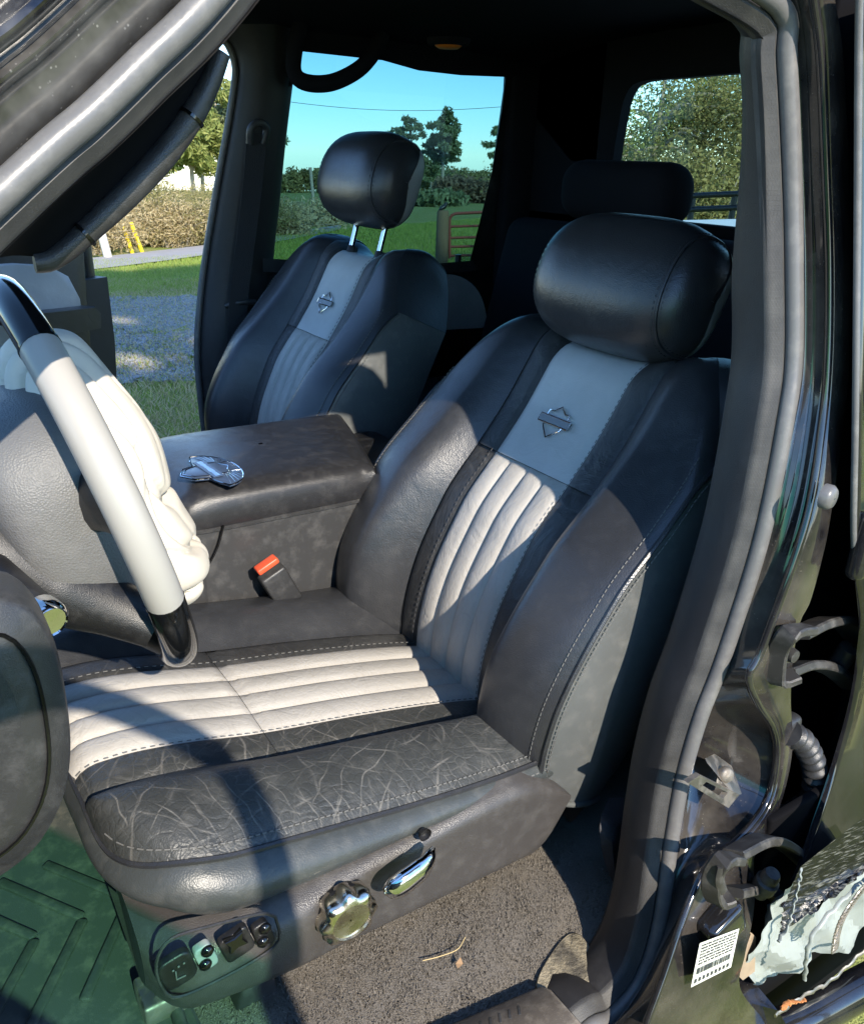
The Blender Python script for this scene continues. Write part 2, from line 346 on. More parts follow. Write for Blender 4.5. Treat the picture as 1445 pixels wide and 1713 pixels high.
def make_seat(T, th, label, cat_group, drop, head_s, full=True):
    T = np.array(T, float); sn, cs = math.sin(th), math.cos(th)
    root = thing('front_seat', tuple(T+np.array([-.42, 0, -.50])), label, 'car seat', cat_group)
    def W(s, n, y):
        s, n, y = np.broadcast_arrays(np.asarray(s, float), np.asarray(n, float), np.asarray(y, float))
        return np.stack([T[0]+s*sn-n*cs, T[1]+y, T[2]+s*cs+n*sn], -1)
    bot = -.485; botb = -.432
    def patch(y0, y1, s0, s1, nu, nv, pad=.004, k=6, top1=False, fl=False, hw_out=None):
        u = np.linspace(0, 1, nu)[:, None]; v = np.linspace(0, 1, nv)[None, :]
        if hw_out is not None:                     # bolster: y from WB to the seam
            sg = hw_out; s = s0+(f_top(WB+(.268-WB)*u)-s0)*v; y = sg*(WB+(f_hw(s)-WB)*u)
        else:
            y = y0+(y1-y0)*u+0*v; s = s0+((f_top(np.abs(y)) if top1 else s1)-s0)*v+0*u
        n = n_front(y, s)
        if fl: n = n+.0070*np.sqrt(np.maximum(1-(2*u-1)**2, 0))*np.minimum(1, edge(v, 40)*1.0)-.003
        else: n = n+pad*edge(u, k)*(1 if top1 else edge(v, 24))-pad*.6
        return W(s, n, y)
    # back shell
    mb = MB(); vs = np.linspace(bot, .13, 16)
    rows = []
    for s in vs:
        hw = float(f_hw(s)); e = float(f_top(hw)); s2 = min(s, .12)
        ys = np.linspace(-hw+.012, hw-.012, 15); q = (ys/hw)
        rows.append(W(s2-.09*np.abs(q)**6*(s2 > .0)*min(1, s2/.1), -.125-.015*(1-q**2), ys))
    mb.grid(np.array(rows)); back = mb.build('backrest', m_leather, root)
    # bolsters
    for sg in (1, -1):
        P = patch(0, 0, botb, 0, 26, 44, .003, 8, hw_out=sg); b = MB().grid(P, flip=(sg < 0)).build('bolster', m_leather, back)
        # side panel: from the seam round to the back
        v = np.linspace(0, 1, 44)[None, :]; u = np.linspace(0, 1, 14)[:, None]
        s = botb+(f_top(.268)-botb)*v+0*u; hw = f_hw(s); nf = n_front(hw, s)-.003
        bulge = .016*np.abs(np.sin(u*PI))**.8*(1-v**6)
        y = sg*(hw-.001+bulge-.010*u*(1-v**6)); nn = nf+(-.13-nf)*u
        G = W(s, nn, y); MB().grid(G, flip=(sg > 0)).build('side_panel', m_leather_sheen, back)
        # top cap from bolster crest over to the back
        uu = np.linspace(0, 1, 26)[:, None]; yy = sg*(WB+(.268-WB)*uu); st = f_top(np.abs(yy)); a = np.linspace(0, 1, 8)[None, :]
        n0 = n_front(sg*(WB+(f_hw(st)-WB)*uu), st); yy2 = sg*(WB+(f_hw(st)-WB)*uu)
        G = W(st+.012*np.sin(a*PI)*(1-uu**5), n0+(-.13-n0)*a, yy2+sg*.004*uu**5*np.sin(a*PI)); MB().grid(G, flip=(sg > 0)).build('shoulder_panel', m_leather, back)
        # closing panel and piping along the lower edge
        uu = np.linspace(0, 1, 16); hb_ = float(f_hw(botb)); ye = sg*(WB+(hb_-WB)*uu); ne = n_front(np.abs(ye), np.full(16, botb)); a = np.linspace(0, 1, 5)[:, None]
        MB().grid(W(botb+.004*np.sin(a*PI)+0*ye, ne+(-.13-ne)*a, ye+0*a)).build('lower_panel', m_leather, back)
        eb = np.linspace(0, 1, 16); nfb = float(n_front(hb_, botb)); bl_ = .016*np.abs(np.sin(eb*PI))**.8
        edge_ = np.vstack([W(np.full(16, botb-.002), ne, ye), W(np.full(16, botb-.002), nfb+(-.13-nfb)*eb, sg*(hb_+bl_-.010*eb))[1:]])
        MB().tube(edge_, .0042, 8).build('piping', m_leather_sheen, back)
        # seams: welt tube between bolster and side with stitch rows
        ss = np.linspace(botb+.005, f_top(.268)-.004, 60); hw = f_hw(ss); nf = n_front(hw, ss)
        MB().tube(W(ss, nf-.002, sg*(hw+.0015)), .0032, 6).build('piping', m_leather, back)
        st = MB(); L = ss[-1]-ss[0]; k = int(L/.0065)
        for off_y, off_n in ((-.011, .0015), (.0045, -.011)):
            for i in range(k):
                sa = ss[0]+L*i/k; sb = sa+.0042; q = np.array([sa, sb]); h = f_hw(q); 
                yq = sg*(h+off_y) ; nq = n_front(np.abs(h+min(off_y, 0)), q)+off_n+.0005
                if off_y > 0: yq = sg*(h+.005)
                st.tube(W(q, nq, yq), .0008, 4, caps=False)
        st.build('stitching', m_thread, back, kind='stuff')
        # dark strip beside the pale panels (upper and lower length)
        for (sa, sb, tp) in ((bot, SEAM_S-.0004, False), (SEAM_S+.0004, 0, True)):
            P = patch(sg*WI, sg*WB, sa, sb, 8, 30, .005, 5, top1=tp); MB().grid(P, flip=(sg < 0)).build('strip', m_leather_band, back)
        q = np.linspace(bot, .12, 140); sw = MB()
        for i in range(0, 139, 2): sw.tube(W(q[i:i+2], n_front(WI+.004, q[i:i+2])+.0035, np.full(2, sg*(WI+.0045))), .0006, 4, caps=False)
        sw.build('stitching', m_thread_dark, back, kind='stuff')
    ins = MB().grid(patch(-WI, WI, SEAM_S+.0004, 0, 22, 24, .006, 10, top1=True)).build('upper_panel', m_light_lift, back)
    yy = np.linspace(-WB, WB, 30)[:, None]; st = f_top(np.abs(yy)); a = np.linspace(0, 1, 8)[None, :]; n0 = n_front(yy, st)
    MB().grid(W(st+.010*np.sin(a*PI), n0+(-.13-n0)*a, yy+0*a)).build('shoulder_panel', m_leather, back)
    w = 2*WI/4
    for i in range(4):
        MB().grid(patch(-WI+i*w, -WI+(i+1)*w, bot, SEAM_S-.0004, 9, 30, fl=True)).build('flute', m_light, back)
    # badge
    bd = MB()
    def B(x, y, h=.0): return W(y, f_n0(y)+.005+h, -x)
    def plate(poly, h0, h1, rr=.0):
        P = np.array(poly, float); n = len(P); c = P.mean(0); Pi = c+(P-c)*.93
        G = np.array([B(P[:, 0], P[:, 1], h0), B(P[:, 0], P[:, 1], h1-.0007), B(Pi[:, 0], Pi[:, 1], h1)])
        b0 = bd.n; bd.grid(G, cv=True); bd.f.append(tuple(b0+2*n+i for i in range(n))); bd.mi.append(0)
    def frame(poly, wd, h):
        P = np.array(poly+poly[:1], float); bd.tube(B(P[:, 0], P[:, 1], h), wd, 6)
    k = .0235
    sh = [(-.9*k, .1*k), (-.86*k, .62*k), (-.5*k, .60*k), (0, .98*k), (.5*k, .60*k), (.86*k, .62*k), (.9*k, .1*k), (.74*k, -.45*k), (0, -1.08*k), (-.74*k, -.45*k)]
    frame(sh, .0013, .001)
    bar = [(-1.3*k, .24*k), (1.3*k, .24*k), (1.3*k, -.24*k), (-1.3*k, -.24*k)]
    bd.build('badge', m_chrome, back)
    bd = MB(); plate(bar, 0, .0028); bd.build('badge_bar', m_light_lift if False else simple('badge_grey', (.22, .23, .25), .3), back)
    bd = MB(); frame(bar, .0011, .0028); bd.build('badge_rim', m_chrome, back)
    # ---------------------------------------------------------------- headrest
    hb = head_s; tilt = 0.10
    ct = W(hb-(.016 if full else .006), .012, -.010 if full else 0.0)
    a1 = np.array([sn, 0, cs])*math.cos(tilt)+np.array([-cs, 0, sn])*math.sin(tilt); a2 = np.cross([0, 1, 0], a1)*-1; a2 = nrm(a2)
    if a2[0] > 0: a2 = -a2
    def HR(u, ph):    # u across (-1..1), ph round the section
        hy = .150; q = np.abs(u)
        sc = (1-q**4.2)**.40
        cx = np.sign(np.cos(ph))*np.abs(np.cos(ph))**.78; sx = np.sign(np.sin(ph))*np.abs(np.sin(ph))**.80
        h = .094*sx*sc*(1-.05*q**2); t = .066*cx*sc
        t = t-.012*np.sin(ph)*0-.02*(sx**2)*.4
        return ct+np.multiply.outer(u*hy, [0, 1, 0.])+h[..., None]*a1+t[..., None]*a2
    def shell(u0, u1, nu, off=0, ph0=0, ph1=2*PI, nph=44):
        u = np.linspace(u0, u1, nu)[:, None]; ph = np.linspace(ph0, ph1, nph, endpoint=(ph1-ph0 < 6))[None, :]
        u, ph = np.broadcast_arrays(u, ph); return HR(u, ph)
    hd = MB().grid(shell(-.79, .86, 40), cv=True, flip=True)
    head = hd.build('headrest', m_leather, root)
    MB().grid(shell(-1, -.792, 16), cv=True, flip=True).build('end_cap', m_leather, head)
    MB().grid(shell(.862, 1, 10), cv=True, flip=True).build('end_cap', m_leather, head)
    for uu in (-.79,):
        P = shell(uu, uu, 1, nph=70)[0]; c0 = P.mean(0)
        MB().tube(c0+(P-c0)*1.004, .0022, 6, closed=True, caps=False).build('piping', m_leather, head)
    st = MB()
    for uu in (-.755, -.82, .83):
        P = shell(uu, uu, 1, nph=130)[0]; c0 = P.mean(0); P = c0+(P-c0)*1.004
        for i in range(0, 129, 2): st.tube(P[i:i+2], .0008, 4, caps=False)
    st.build('stitching', m_thread_dark, head, kind='stuff')
    # pale leather on the back face, showing as a strip at the end
    u = np.linspace(-.9985, .9985, 60)[:, None]; ph = np.linspace(PI*.60, PI*1.40, 20)[None, :]; u, ph = np.broadcast_arrays(u, ph)
    P = HR(u, ph); c0 = ct; P = c0+(P-c0)*1.015
    MB().grid(P, flip=True).build('rear_panel', m_dull_light, head)
    for sg in (1, -1):
        p0 = W(.10, -.045, sg*.062); p1 = W(hb-.05, -.028, sg*.062)
        MB().tube([p0, p1], .0062, 12).build('rod', m_chrome, head)
        MB().lathe([(0.0, .012), (.010, .012), (.012, .008), (.012, -.01)], W(.128, -.045, sg*.062), a1, 14).build('rod_sleeve', m_plastic_blk, head)
    # ---------------------------------------------------------------- cushion
    zc = cur([-.715, -.70, -.66, -.60, -.50, -.367, -.225, -.15], [-.285, -.258, -.248, -.256, -.281, -.306, -.338, -.36])
    zb = cur([-.715, -.70, -.66, -.60, -.50, -.367, -.25, -.15], [-.260, -.243, -.232, -.240, -.257, -.279, -.298, -.31])
    zs = cur([-.715, -.69, -.644, -.58, -.48, -.376, -.271, -.15], [-.285, -.275, -.264, -.274, -.291, -.308, -.320, -.325])
    hwc = lambda x: WB+(.261-WB)*np.maximum(1-np.clip((-.58-np.asarray(x, float))/.122, 0, 1)**2.6, 0)**(1/2.6)
    MID = -.492
    def ztop(x, y):
        ay = np.abs(y); h = hwc(x); t = np.clip((ay-WB)/np.maximum(h-WB, .004), 0, 1); gr = sstep(0, .07, h-WB)
        z = zc(x)-.006*(ay/WB).clip(0, 1)
        crest = np.where(t < .42, np.abs(np.sin(t/.42*PI/2))**1.3, 1.0)
        z = np.where(ay > WB, z+(zb(x)-z)*crest*gr, z)
        return np.where(t > .42, z+(zs(x)-zb(x))*gr*((t-.42)/.58)**2, z)
    def CW(x, y, z):
        x, y, z = np.broadcast_arrays(np.asarray(x, float), np.asarray(y, float), np.asarray(z, float))
        return np.stack([T[0]+x, T[1]+y, T[2]-drop+z], -1)
    f_low = cur([-.72, -.70, -.67, -.63, -.55, -.47, -.39, -.33, -.25, -.15], [-.262, -.282, -.308, -.326, -.334, -.336, -.338, -.342, -.350, -.352])
    fx = lambda y: -.706+.004*(np.abs(y)/WB)**2
    def cpatch(y0, y1, x0, x1, nu, nv, pad=.004, fl=False, front=False, hw_out=None):
        u = np.linspace(0, 1, nu)[:, None]; v = np.linspace(0, 1, nv)[None, :]
        if hw_out is not None:
            x = -.7018+(x1+.7018)*v**1.6+0*u; y = hw_out*(WB+(hwc(x)-WB)*u)
        else:
            y = y0+(y1-y0)*u+0*v; xa = fx(y) if front else x0; x = xa+(x1-xa)*v
        z = ztop(x, y)
        ev = edge(v, 30) if not front else np.where(v > .5, edge(v, 30), 1)
        if fl: z = z+.0068*np.sqrt(np.maximum(1-(2*u-1)**2, 0))*ev**.5-.003
        else: z = z+pad*edge(u, 6)*ev-pad*.6
        return CW(x, y, z)
    cu = MB()
    # skirt running round both sides and the front
    def perim(sg):
        x = -.7018+(-.16+.7018)*np.linspace(1, 0, 70)**2.2; return np.stack([x, sg*hwc(x)], 1)
    yf = np.linspace(-WB, WB, 21)[1:-1]; fr_ = np.stack([fx(yf), yf], 1)
    per = np.vstack([perim(-1), fr_, perim(1)[::-1]])
    tg = np.gradient(per, axis=0); tg /= np.linalg.norm(tg, axis=1)[:, None]; for_ = np.stack([tg[:, 1], -tg[:, 0]], 1)
    if (for_[0, 1]) > 0: for_ = -for_
    kern = np.ones(9)/9; fs_ = np.stack([np.convolve(np.pad(for_[:, i], 4, mode='edge'), kern, 'valid') for i in (0, 1)], 1); fs_ /= np.linalg.norm(fs_, axis=1)[:, None]
    ztp = ztop(per[:, 0], per[:, 1])-.002; zlo = np.where(per[:, 0] > -.655, f_low(per[:, 0]), f_low(-.655)+.0*per[:, 0])
    amt = .35+.65*sstep(-.2, -.6, per[:, 0]); rows_ = []
    for u in np.linspace(0, 1, 18):
        off = (.027*math.sin(u*PI*.80)**.75-.012*u**2)*amt-.004*(1-min(1, u*6))*0
        wf = np.clip(-fs_[:, 0], 0, 1)**1.5; off = off*(1-wf)+wf*(.012*math.sin(u*PI)-.012*u**2)
        q = per+fs_*off[:, None]; rows_.append(CW(q[:, 0], q[:, 1], ztp+(zlo-ztp)*u))
    q = per-fs_*.06; rows_.append(CW(q[:, 0], q[:, 1], zlo))
    cu.grid(np.array(rows_)); cush = cu.build('seat_cushion', m_leather_side, root)
    q = per-fs_*.001; MB().tube(CW(q[:, 0], q[:, 1], ztp+.003), .0032, 6).build('piping', m_leather, cush)
    for sg in (1, -1):
        MB().grid(cpatch(0, 0, 0, -.16, 24, 44, .003, hw_out=sg), flip=(sg > 0)).build('bolster', m_leather_worn if sg < 0 else m_leather, cush)
        q = np.linspace(-.694, -.165, 70)
        st = MB(); L = q[-1]-q[0]; k = int(L/.0068)
        for oy, oz in ((-.010, .0012), (.006, -.010)):
            for i in range(k):
                xa = q[0]+L*i/k; qq = np.array([xa, xa+.0044]); h = hwc(qq)
                st.tube(CW(qq, sg*np.maximum(h+oy, WB), ztop(qq, np.maximum(h+min(oy, 0), WB))+oz+.001), .0009, 4, caps=False)
        st.build('stitching', m_thread, cush, kind='stuff')
        MB().grid(cpatch(sg*WI, sg*WB, 0, MID-.0003, 8, 24, .005, front=True), flip=(sg > 0)).build('strip', m_leather_worn if sg < 0 else m_leather_band, cush)
        MB().grid(cpatch(sg*WI, sg*WB, MID+.0003, -.16, 8, 24, .005), flip=(sg > 0)).build('strip', m_leather_worn if sg < 0 else m_leather_band, cush)
        q = np.linspace(-.70, -.17, 110); sw = MB()
        for i in range(0, 109, 2): sw.tube(CW(q[i:i+2], np.full(2, sg*(WI+.0045)), ztop(q[i:i+2], WI+.004)+.003), .0007, 4, caps=False)
        sw.build('stitching', m_thread, cush, kind='stuff')
    for i in range(4):
        MB().grid(cpatch(-WI+i*w, -WI+(i+1)*w, 0, MID-.0003, 9, 26, fl=True, front=True), flip=True).build('flute', m_light, cush)
        MB().grid(cpatch(-WI+i*w, -WI+(i+1)*w, MID+.0003, -.16, 9, 26, fl=True), flip=True).build('flute', m_light, cush)
    if not full: return root
    # ---------------------------------------------------------------- plastic seat base with its controls
    ptop = cur([-.702, -.695, -.66, -.55, -.40, -.30, -.245, -.20, -.180], [-.318, -.322, -.326, -.328, -.326, -.318, -.320, -.348, -.372])
    pbot = cur([-.702, -.69, -.668, -.60, -.50, -.36, -.25, -.215, -.180], [-.39, -.405, -.418, -.436, -.446, -.454, -.458, -.448, -.380])
    v = np.linspace(-.690, -.180, 60)[None, :]; u = np.linspace(0, 1, 18)[:, None]
    zt, zbm = ptop(v), pbot(v); z = zt+(zbm-zt)*u
    corner = .035*np.clip((-.655-v)/.035, 0, 1)**2
    swell = .014*sstep(-.45, -.55, v)
    y = -.283+.0+corner+.03*np.clip(1-u/.16, 0, 1)**2+.02*np.clip((u-.80)/.2, 0, 1)**2-swell*np.sin(np.clip((u-.12)/.75, 0, 1)*PI)**.6
    base = MB().grid(CW(v+0*u, y+0*v, z))
    u2 = np.linspace(0, 1, 4)[:, None]; base.grid(CW(v+0*u2, (y[0]+.0)+.10*u2, zt+.004*np.sin(u2*PI)), flip=True)
    base.grid(CW(v+0*u2, y[-1]+.12*u2, zbm+.01*u2))
    base.grid(np.array([CW(np.full(18, -.690)+.012*k_, (y+0*v)[:, 0]+.20*k_, z[:, 0]) for k_ in np.linspace(0, 1, 5)]))
    base = base.build('seat_base', m_valance, root)
    yv = -.297
    # knob with eight lobes
    kc = CW(-.498, -.300, -.366).reshape(3); kb = MB(); ph = np.linspace(0, 2*PI, 96, endpoint=False)
    lob = 1+.075*np.cos(8*ph)
    rings = [(.025, .018, 0), (.0295, .012, 1), (.0310, -.002, 1), (.0290, -.0085, 1), (.0245, -.0115, .5), (.0215, -.012, .0), (.0207, -.0095, 0), (.010, -.0088, 0), (.001, -.0088, 0)]
    G = np.array([np.stack([kc[0]+r*(1+(lob-1)*l)*np.cos(ph), np.full(96, kc[1]+h), kc[2]+r*(1+(lob-1)*l)*np.sin(ph)], 1) for r, h, l in rings])
    kb.grid(G, cv=True); kb.build('lumbar_knob', m_chrome_dirty, base)
    MB().lathe([(.024, .018), (.029, .008), (.026, .0)], CW(-.498, -.283, -.366).reshape(3), (0, -1, 0), 24).build('knob_recess', m_plastic_blk, base)
    # recline lever
    hp = smooth_path([CW(-.462, -.312, -.345).reshape(3), CW(-.445, -.316, -.341).reshape(3), CW(-.415, -.315, -.332).reshape(3), CW(-.398, -.306, -.325).reshape(3)], 20)
    MB().tube(hp, np.array([.004, .0085, .0115, .013, .0138, .0142, .0145, .0145, .0143, .014, .0138, .0135, .013, .012, .011, .010, .009, .008, .006, .004])*1.15, 14, flat=.6, up=(.3, -.25, 1)).build('recline_lever', m_chrome, base)
    MB().lathe([(.0, -.003), (.005, -.003), (.0065, -.001), (.0075, .003)], CW(-.396, -.284, -.324).reshape(3), (0, -1, 0), 20).build('lever_socket', m_plastic_blk, base)
    # switch panel
    def SP(px, py): return at(1, T[1]-.298, px, py)
    outl = smooth_path([(262, 1612), (285, 1572), (350, 1550), (445, 1528), (465, 1548), (462, 1580), (400, 1622), (300, 1668), (272, 1652)], 40, closed=True)
    P = np.array([at(1, T[1]-.2985, *q) for q in outl]); c = P.mean(0)
    MB().tube(P, .0016, 6, closed=True, caps=False).build('switch_panel', m_plastic, base)
    def pill(name, px, py, w_, h_, rot, mat_, off=.0, ex=.55):
        p = at(1, T[1]-.299-off, px, py); ca, sa = math.cos(rot), math.sin(rot); a = np.linspace(0, 2*PI, 40, endpoint=False)
        X_ = np.sign(np.cos(a))*np.abs(np.cos(a))**ex*w_/2; Z_ = np.sign(np.sin(a))*np.abs(np.sin(a))**ex*h_/2
        L_ = [np.stack([p[0]+(X_*ca-Z_*sa)*k_, np.full(40, p[1]+d_), p[2]+(X_*sa+Z_*ca)*k_], 1) for k_, d_ in ((1.0, .006), (1.0, .0), (.96, -.0012), (.86, -.0016), (.5, -.0012), (.02, -.0010))]
        return MB().grid(np.array(L_), cv=True).build(name, mat_, base, fixn=True)
    pill('heat_switch', 298, 1624, .031, .037, .20, m_plastic_blk, 0, .5)
    hb_ = MB(); p = at(1, T[1]-.3012, 303, 1632)
    for dx, dz, sx, sz in ((-.004, .003, .0012, .010), (0, -.0025, .009, .0012), (-.006, .010, .002, .002), (-.001, .012, .002, .002), (.004, .013, .002, .002)): hb_.rbox(p+[dx, 0, dz], (sx, .0012, sz), .0004, 1)
    hb_.build('heat_symbol', m_thread, base)
    for (px, py, mt) in ((345, 1601, m_dull_light), (441, 1563, m_plastic_blk)):
        pill('rocker_switch', px, py, .017, .031, .25, mt, -.001, .45)
        for d in (-9, 9): 
            p = at(1, T[1]-.2995, px-d*.18, py+d*1.25); MB().lathe([(.006, 0), (.0062, .002), (.004, .0045), (0, .0052)], p, (0, -1, 0), 14).build('rocker_dot', m_gloss, base)
    pill('adjust_pad', 397, 1580, .029, .033, .25, m_plastic_blk, -.001, .3)
    p = at(1, T[1]-.305, 397, 1580); star = [(.013*math.cos(a)*(1 if i % 2 == 0 else .55), .013*math.sin(a)*(1 if i % 2 == 0 else .55)) for i, a in enumerate(np.linspace(.25+PI/4, .25+PI/4+2*PI, 8, endpoint=False))]
    MB().prism([(p[0]+a, p[2]+b) for a, b in star], 1, p[1]+.001, p[1]+.008, .0015).build('adjust_stick', m_gloss, base)
    # slide rail and foot
    for sy in (-.20, .20): MB().rbox(CW(-.46, sy, -.478).reshape(3), (.46, .045, .03), .004).build('slide_rail', m_steel, root)
    ft = MB(); q = CW(-.585, -.235, -.485).reshape(3); ft.prism([(q[0]-.02, q[2]-.02), (q[0]+.03, q[2]-.02), (q[0]+.02, q[2]+.06), (q[0], q[2]+.06)], 1, q[1]-.012, q[1]+.03, .003); ft.build('rail_foot', m_plastic, root)
    MB().rbox(CW(-.255, -.235, -.345).reshape(3), (.05, .03, .05), .01, rot=[[.9, 0, .43], [0, 1, 0], [-.43, 0, .9]]).build('recliner_bracket', m_steel, root)
    return root

seat_group = 'pair of black and grey leather front seats'
driver_seat = make_seat((0, 0, 0), .5001, 'black and pale grey driver seat with creased cushion and chrome knob on its base', seat_group, 0, .225)
passenger_seat = make_seat((.036, .80, .045), .4194, 'matching black and grey passenger seat beyond the console, its headrest raised on chrome rods', seat_group, .08, .275, full=False)
# ------------------------------------------------------------------ the cab
truck = thing('pickup_truck', (0.3, .4, -1.30), 'black crew cab pickup truck with its front doors open, seen through the driver door opening', 'pickup truck')
def y_open(z): return -.40+.055*sstep(.0, .45, z)-.05*sstep(-.25, -.55, z)
def on_side(px, py, dy=0.0):
    y = -.4
    for _ in range(12): p = at(1, y+dy, px, py); y = .5*y+.5*float(y_open(p[2]))
    return at(1, y+dy, px, py)
Bpx = [(1303, 10), (1315, 100), (1324, 300), (1327, 450), (1326, 600), (1313, 700), (1272, 900), (1210, 1095), (1170, 1200), (1141, 1300), (1123, 1400), (1101, 1550), (1070, 1640), (1020, 1700), (960, 1740)]
Apx = [(360, -15), (240, 105), (150, 192), (0, 325)]
pB = [on_side(*q) for q in Bpx]; pA = [on_side(*q) for q in Apx]
hz = [np.array([-.232, -.338, .50]), np.array([-.275, -.333, .555]), np.array([-.35, -.33, .58]), np.array([-.43, -.33, .57]), np.array([-.505, -.335, .515])]
low = [np.array([-.45, -.452, -.625]), np.array([-.75, -.45, -.63]), np.array([-1.05, -.44, -.62]), np.array([-1.17, -.42, -.50]), np.array([-1.19, -.40, -.2]), np.array([-1.12, -.395, .0]), np.array([-.95, -.39, .13])]
loop = smooth_path(pB+low+pA[::-1]+hz[::-1], 420, closed=True)
cen = loop.mean(0)
Tn = np.roll(loop, -1, 0)-np.roll(loop, 1, 0); Tn /= np.linalg.norm(Tn, axis=1)[:, None]
Nn = np.cross(Tn, [0, 1, 0]); Nn /= np.linalg.norm(Nn, axis=1)[:, None]
if ((loop-cen)*Nn).sum() < 0: Nn = -Nn
OUTV = np.array([0, -1.0, 0])
def sweep(prof, sel=None, closed=True):
    L = loop; N = Nn
    if sel is not None: L = L[sel]; N = N[sel]
    G = np.array([[p+n*a+OUTV*b for a, b in prof] for p, n in zip(L, N)]); return G, (closed and sel is None)
def arc(ca, cb, r, a0, a1, n): return [(ca+r*math.cos(a), cb+r*math.sin(a)) for a in np.linspace(a0, a1, n)]
G, c = sweep(arc(0, 0, .0088, 0, 2*PI, 16)[:-1]); seal = MB().grid(G, cu=True, cv=True).build('door_seal', m_rubber, truck, fixn=True)
t = NT('ribbed_seal'); w = t.n.new('ShaderNodeTexChecker'); w.inputs['Scale'].default_value = 480; t.l.new(t.tc.outputs['Object'], w.inputs['Vector'])
m_ribbed = t.fin(t.mix(t.math('MULTIPLY', t.ramp(t.noise(25, 4), [(.35, 0), (.7, 1)]), .25), (.035, .034, .034), (.20, .19, .17)), .6, 0, t.bump(w.outputs['Fac'], .6, .0012))
prof = [(-.006, -.012), (-.0085, -.004), (-.012, -.0028), (-.0145, -.0055), (-.0185, -.0095), (-.0205, -.0112), (-.0222, -.0145), (-.0218, -.019)]
G, c = sweep(prof); MB().grid(G, cu=True).build('seal_flange', m_ribbed, truck, fixn=False)
# interior trim along the pillars, inside the seal
prof = [(-.0216, -.014), (-.0222, -.019), (-.0175, -.045), (-.012, -.062), (.0, -.072), (.02, -.076), (.06, -.078)]
G, c = sweep(prof); kz = (1-.38*sstep(.22, .42, loop[:, 2]))[:, None]; G[..., 1] = loop[:, None, 1]+(G[..., 1]-loop[:, None, 1])*kz; MB().grid(G, cu=True).build('pillar_trim', m_trim, truck)
# painted body lip outside the seal
prof = [(.004, -.018), (.010, -.009), (.016, -.004), (.026, -.001), (.031, .003), (.0335, .008), (.036, .0095), (.039, .0064), (.041, .0105), (.046, .022), (.050, .031), (.055, .034), (.060, .031), (.066, .012), (.068, -.02)]
# windscreen pillar: body lip, gutter and windscreen moulding
zB = loop[:, 2]
iA = [i for i in range(420) if -1.02 < loop[i, 0] <= -.26 and zB[i] > 0.05 and not (loop[i, 0] > -.45 and zB[i] < .5)]
profA = prof[:9]+[(.042, .010), (.046, .019), (.049, .021), (.053, .019), (.056, .012), (.060, .010), (.064, .012), (.070, .020), (.082, .024), (.094, .022), (.104, .012), (.112, -.01), (.115, -.05)]
G, c = sweep(profA, iA); MB().grid(G).build('windscreen_pillar', m_paint_pillar, truck)
# sill lip
iS = [i for i in range(420) if zB[i] < -.50]
profS = [(.004, -.018), (.010, -.009), (.020, -.004), (.034, .012), (.040, .03), (.052, .055), (.075, .075), (.12, .085)]
G, c = sweep(profS, iS); MB().grid(G).build('sill_panel', m_paint_dusty, truck)
iH = [i for i in range(420) if loop[i, 0] < -1.0 and -.5 <= zB[i] <= .1]
G, c = sweep(profS, iH); MB().grid(G).build('hinge_pillar', m_paint, truck)

# lower door jamb: pocket with the striker, ridge, outer flange
def rows(pts, n=70, up=None):
    return smooth_path(np.array([(a, b, 0) for a, b in pts]), n)[:, :2]
ROWS = 150
def rows_y(pts): 
    P = np.array(pts, float); g = np.linspace(P[0, 1], P[-1, 1], ROWS); f = cur(P[:, 1], P[:, 0]); return np.stack([f(g), g], 1)
def arcl(pts): return smooth_path(np.array([(a, b, 0) for a, b in pts]), ROWS)[:, :2]
Lp = arcl([(1312, -60), (1320, 0), (1334, 100), (1341, 300), (1343, 450), (1342, 600), (1327, 700), (1284, 880), (1222, 1095), (1184, 1200), (1154, 1300), (1134, 1400), (1109, 1560), (1080, 1640), (1040, 1700), (985, 1750)])
Rp = arcl([(1350, -60), (1360, 0), (1372, 100), (1381, 300), (1386, 450), (1384, 600), (1373, 720), (1345, 880), (1276, 1080), (1252, 1130), (1266, 1175), (1293, 1220), (1298, 1270), (1284, 1335), (1258, 1377), (1222, 1415), (1184, 1446), (1157, 1498), (1135, 1555), (1112, 1625), (1080, 1713)])
Op = arcl([(1385, -60), (1396, 0), (1410, 100), (1420, 300), (1422, 450), (1419, 620), (1406, 745), (1388, 868), (1376, 928), (1355, 1005), (1338, 1040), (1326, 1100), (1322, 1170), (1325, 1250), (1310, 1330), (1285, 1390), (1262, 1430), (1262, 1500), (1257, 1545), (1245, 1600), (1238, 1655), (1290, 1720)])
def f_dr(py): return -.022-.012*float(sstep(650, 1000, py))-.014*float(sstep(1300, 1600, py))
def fan(u):
    out = []
    for i in range(ROWS):
        q = Lp[i]*(1-u)+Rp[i]*u; dl = -.004; dr = f_dr(Rp[i, 1])
        e = on_side(*q, dl*(1-u)+dr*u); w = math.exp(-((q[1]-1285)/105)**2)
        up_ = 1-float(sstep(820, 1050, q[1])); e[1] += (.006+.046*w)*math.sin(PI*min(1, u*1.02))**.7-up_*(.0045*math.exp(-((u-.42)/.07)**2)+.006*math.exp(-((u-.80)/.08)**2)); out.append(e)
    return np.array(out)
MB().grid(np.array([fan(u) for u in np.linspace(0, 1, 30)])).build('jamb_pocket', m_paint_dusty, truck)
drR = [f_dr(q[1]) for q in Rp]
rid = np.array([on_side(*q, d-.003) for q, d in zip(Rp, drR)])
MB().tube(rid, .0042, 10).build('jamb_ridge', m_paint, truck)
fl = []
for u in np.linspace(0, 1, 7):
    fl.append(np.array([on_side(*(Rp[i]*(1-u)+Op[i]*u), drR[i]-.004*u-.004*math.sin(u*PI)) for i in range(ROWS)]))
